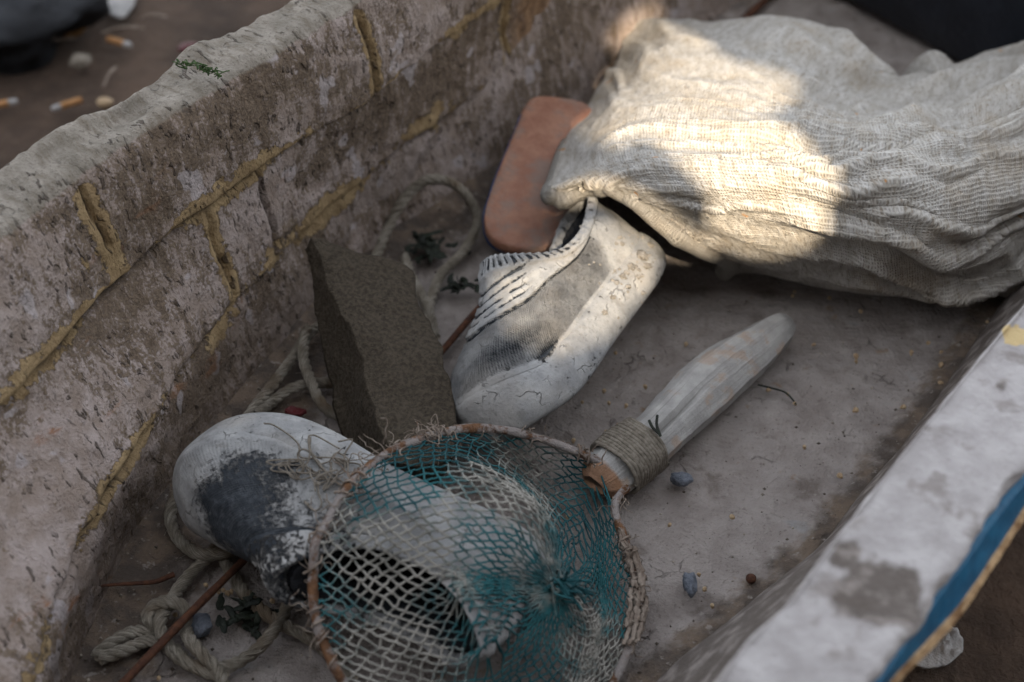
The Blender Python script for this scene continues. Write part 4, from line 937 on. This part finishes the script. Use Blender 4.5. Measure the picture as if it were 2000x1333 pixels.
for k in range(46):
    i = rng.integers(0, 36); a = P0[i] + rng.normal(size=3) * .0012; b = P0[min(39, i + 4)] + rng.normal(size=3) * .0022; mb.tube(resample(np.array([a, (a + b) / 2 + rng.normal(size=3) * .0012 + [0, 0, .001], b]), 6), .0005, 4)
o = mb.build('moss_strand', MT['moss'], loc=P0[0]); tag(o, 'thin green strand of weed lying across the plank rail', 'weed')
mb = MB(); mb.tube(resample(pxs([(175, 1148, .012), (215, 1143, .010), (262, 1140, .010), (305, 1136, .009), (340, 1122, .008)]), 40), np.linspace(.0009, .0021, 40), 6); o = mb.build('root', MT['rust'], loc=px(262, 1140, 0)); tag(o, 'thin brown root reaching from the plank wall to the rope', 'root')
sheet('plastic_scrap', [(556, 800), (565, 793), (588, 792), (598, 799), (580, 808)], .010, MT['red'], 'small red plastic scrap behind the toe of the near shoe', 'scrap', 9, .003, .006, 60)
lump('stone', 1330, 936, .004, (.0075, .006, .005), MT['stone'], 'blue grey stone on the floor by the handle binding', 'stone', 21)
lump('stone', 385, 1222, .005, (.010, .008, .007), MT['stone'], 'dark blue stone under the rope knot', 'stone', 22)
lump('mussel_shell', 1347, 1140, .005, (.0045, .0095, .005), MT['stone'], 'small greenish shell fragment on the floor right of the hoop', 'shell', 23)
lump('amber_bead', 1467, 1130, .003, (.0036, .0036, .003), MT['rust'], 'round amber brown bead stuck to the floor near the right side', 'bead', 24, rough=.1)
# grit and crumbs of dry mud
m_ = M('mud_grit'); q_ = m_.attr('mud'); MT['grit'] = m_.out(m_.mix(m_.rng(q_, 0, 1, 0, 1, False), (.055, .042, .032), (.33, .29, .24)), .9)
gm = MB()
for k in range(2600):
    j = rng.integers(30, len(S) - 30); t_ = rng.random(); 
    if rng.random() < .45: t_ = 1 - abs(rng.normal()) * .10 if rng.random() < .6 else abs(rng.normal()) * .10
    p = LC[j] * (1 - t_) + LD[j] * t_; r = .0004 + .0011 * rng.random() ** 3; q = rng.random() ** 2
    gm.add(np.array([p[0], p[1], .0006]) + ico_v * r * (1 + .35 * rng.normal(size=(6, 1))), ico_f, None, {'mud': np.full(6, q)})
tag(gm.build('grit', MT['grit'], loc=px(1000, 667, 0)), 'dry mud grit and crumbs scattered over the boat floor', 'grit', kind='stuff')
# snail shells
mb = MB(); blob(mb, (0, 0, 0), (.0017, .0017, .0015), 7, 31, .15); blob(mb, (.0014, .0006, .0004), (.001, .001, .001), 6, 32, .15)
sp = [(1340, 672), (1373, 707), (1552, 570), (1548, 578), (1620, 582), (1681, 608), (1813, 670), (1838, 688), (1838, 712), (1780, 688), (1672, 695), (1672, 706), (1590, 673), (1836, 748), (1765, 795), (1672, 801), (1571, 873), (1928, 630), (1500, 762), (1538, 770), (1552, 788), (1640, 929), (1308, 1025), (1376, 1151), (1365, 1122), (1391, 1183), (1430, 1010), (1184, 843), (1210, 832), (1137, 786), (1189, 787), (1223, 792), (1180, 763), (1202, 690), (426, 1152), (436, 1153), (444, 1158), (452, 1155), (410, 1036), (415, 1040), (402, 1143), (342, 1201), (310, 1213), (532, 1174), (385, 1240), (310, 1325), (1110, 1010), (1260, 755), (1120, 860), (930, 650), (920, 690)]
s0 = mb.build('snail_shell', MT['shell'])
for k, (x, y) in enumerate(sp):
    o = s0 if k == 0 else s0.copy()
    if k: COL.objects.link(o)
    o.location = tuple(px(x, y, .0025)); o.rotation_euler = (rng.random() * 3, rng.random() * 3, rng.random() * 6); q = .8 + .5 * rng.random(); o.scale = (q, q, q)
    tag(o, 'tiny tan snail shell lying on the muddy boat floor', 'snail shell', 'snail shells on the boat floor')
mb = MB(); mb.tube(resample(pxs([(1480, 752, .003), (1505, 758, .004), (1535, 768, .004), (1555, 790, .003)]), 24), .0008, 5); o = mb.build('twig', MT['weed'], loc=px(1520, 762, 0)); tag(o, 'thin dark twig on the floor right of the handle', 'twig')
# lumps of drying mud on the far shoe heel
FARM = MT['shoe']
far_bvh = bvh_of([c for c in far.children if c.name.split('.')[0] in ('upper', 'sole')])
def on_far(x, y):
    d = px(x, y, 0) - _C; h = far_bvh.ray_cast(Vector(_C), Vector(d).normalized()); return np.array(h[0]) if h[0] is not None else None
mb = MB(); 
for k, (x, y, r) in enumerate(((1252, 500, .009), (1232, 522, .006), (1215, 540, .005), (1262, 520, .006), (1196, 580, .004), (1270, 480, .005), (1180, 610, .004), (1225, 560, .004), (1245, 540, .004))):
    p = on_far(x, y)
    if p is not None: blob(mb, p, (r * .6, r * .5, r * .28), 14, 40 + k, 1.1, 2.4)
for k in range(60):
    p = on_far(1225 + rng.normal() * 34 , 535 + rng.normal() * 55)
    if p is not None: r = .0008 + .0016 * rng.random() ** 2; blob(mb, p, (r, r, r * .6), 6, 70 + k, .6)
if mb.n: tag(mb.build('mud_clod', MT['mud'], far), kind='stuff')

# ------------------------------------------------------------------ added screen behind the camera, unseen: its holes shape the sun patches
WY = -1.15
sack_bvh = BVHTree.FromPolygons([Vector(p) for p in SACK_G[::3, ::3].reshape(-1, 3)], [(i * 140 + j, (i + 1) * 140 + j, (i + 1) * 140 + j + 1, i * 140 + j + 1) for i in range(109) for j in range(139)])
def to_screen(x, y, z):
    p = px(x, y, z); h = sack_bvh.ray_cast(Vector(_C), (Vector(px(x, y, 0)) - Vector(_C)).normalized())
    if h[0] is not None and z >= 0: p = np.array(h[0])
    if z < 0: q = on_far(x, y); p = px(x, y, .07) if q is None else q
    t = (WY - p[1]) / SUN_DIR.y; return (p[0] + SUN_DIR.x * t, p[2] + SUN_DIR.z * t)
HOLES = [[(1196, 72, .06), (1240, 12, .09), (1300, -22, .10), (1322, -4, .08), (1272, 40, .06), (1228, 84, .04)], [(1165, 215, .07), (1212, 130, .08), (1246, 48, .05), (1290, 42, .06), (1340, 66, .06), (1425, 118, .11), (1500, 140, .12), (1560, 168, .12), (1530, 205, .12), (1500, 232, .12), (1560, 262, .13), (1592, 300, .13), (1622, 335, .14), (1622, 420, .12), (1585, 475, .09), (1500, 500, .075), (1412, 475, .085), (1385, 395, .11), (1335, 322, .125), (1262, 268, .125), (1190, 285, .10), (1130, 245, .075)],
         [(1082, 392, .09), (1100, 366, .10), (1140, 348, .11), (1205, 355, .11), (1300, 427, .09), (1405, 484, .06), (1396, 502, .05), (1290, 468, .08), (1195, 405, .10), (1120, 395, .10), (1098, 402, .085)]]
SHOE_LIT = [(962, 545, -1), (1080, 500, -1), (1150, 440, -1), (1230, 430, -1), (1300, 470, -1), (1275, 560, -1), (1190, 655, -1), (1085, 690, -1), (1000, 660, -1)]
def inside(P, poly):
    r_ = np.zeros(len(P), bool)
    for i in range(len(poly)):
        a, b = poly[i], poly[i - 1]; c_ = (a[1] > P[:, 1]) != (b[1] > P[:, 1])
        r_ ^= c_ & (P[:, 0] < (b[0] - a[0]) * (P[:, 1] - a[1]) / (b[1] - a[1] + 1e-12) + a[0])
    return r_
polys = [resample(np.array([(*to_screen(*q), 0) for q in hp]), 200, closed=True) for hp in HOLES]
polys = [(p_ + .006 * np.stack([fbm(p_, 28, 3, 701), fbm(p_, 28, 3, 702), 0 * p_[:, 0]], 1))[:, :2] for p_ in polys]
slit = np.array([to_screen(*q) for q in SHOE_LIT])
allp = np.vstack(polys + [slit]); lo_, hi_ = allp.min(0) - .02, allp.max(0) + .02; CS = .0025
gx = np.arange(lo_[0], hi_[0], CS); gz = np.arange(lo_[1], hi_[1], CS)
VX = np.r_[-3.2, gx, 4.2]; VZ = np.r_[-.14, gz, 3.7]
cx = (VX[:-1] + VX[1:]) / 2; cz = (VZ[:-1] + VZ[1:]) / 2; CXg, CZg = np.meshgrid(cx, cz, indexing='ij'); cp = np.stack([CXg.ravel(), CZg.ravel()], 1)
opn = np.zeros(len(cp), bool)
ii, jj = np.meshgrid(np.arange(len(cx)), np.arange(len(cz)), indexing='ij')
for p_ in polys: opn |= inside(cp, p_) & ((ii % 3 != 0).ravel())
opn |= inside(cp, slit) & ((ii % 2 == 0).ravel())
opn = opn.reshape(len(cx), len(cz)); opn[0] = opn[-1] = False; opn[:, 0] = opn[:, -1] = False
nz_ = len(VZ); V = [(x, 0.0, z) for x in VX for z in VZ]
Fc = [(i * nz_ + j, (i + 1) * nz_ + j, (i + 1) * nz_ + j + 1, i * nz_ + j + 1) for i in range(len(cx)) for j in range(len(cz)) if not opn[i, j]]
me = bpy.data.meshes.new('added_sun_screen'); me.from_pydata(V, [], Fc); me.materials.append(MT['wall'])
o = bpy.data.objects.new('added_sun_screen', me); COL.objects.link(o); o.location = (0, WY, 0)
tag(o, 'added unseen screen with holes that shades the boat and shapes the sun patches', 'wall', kind='structure')
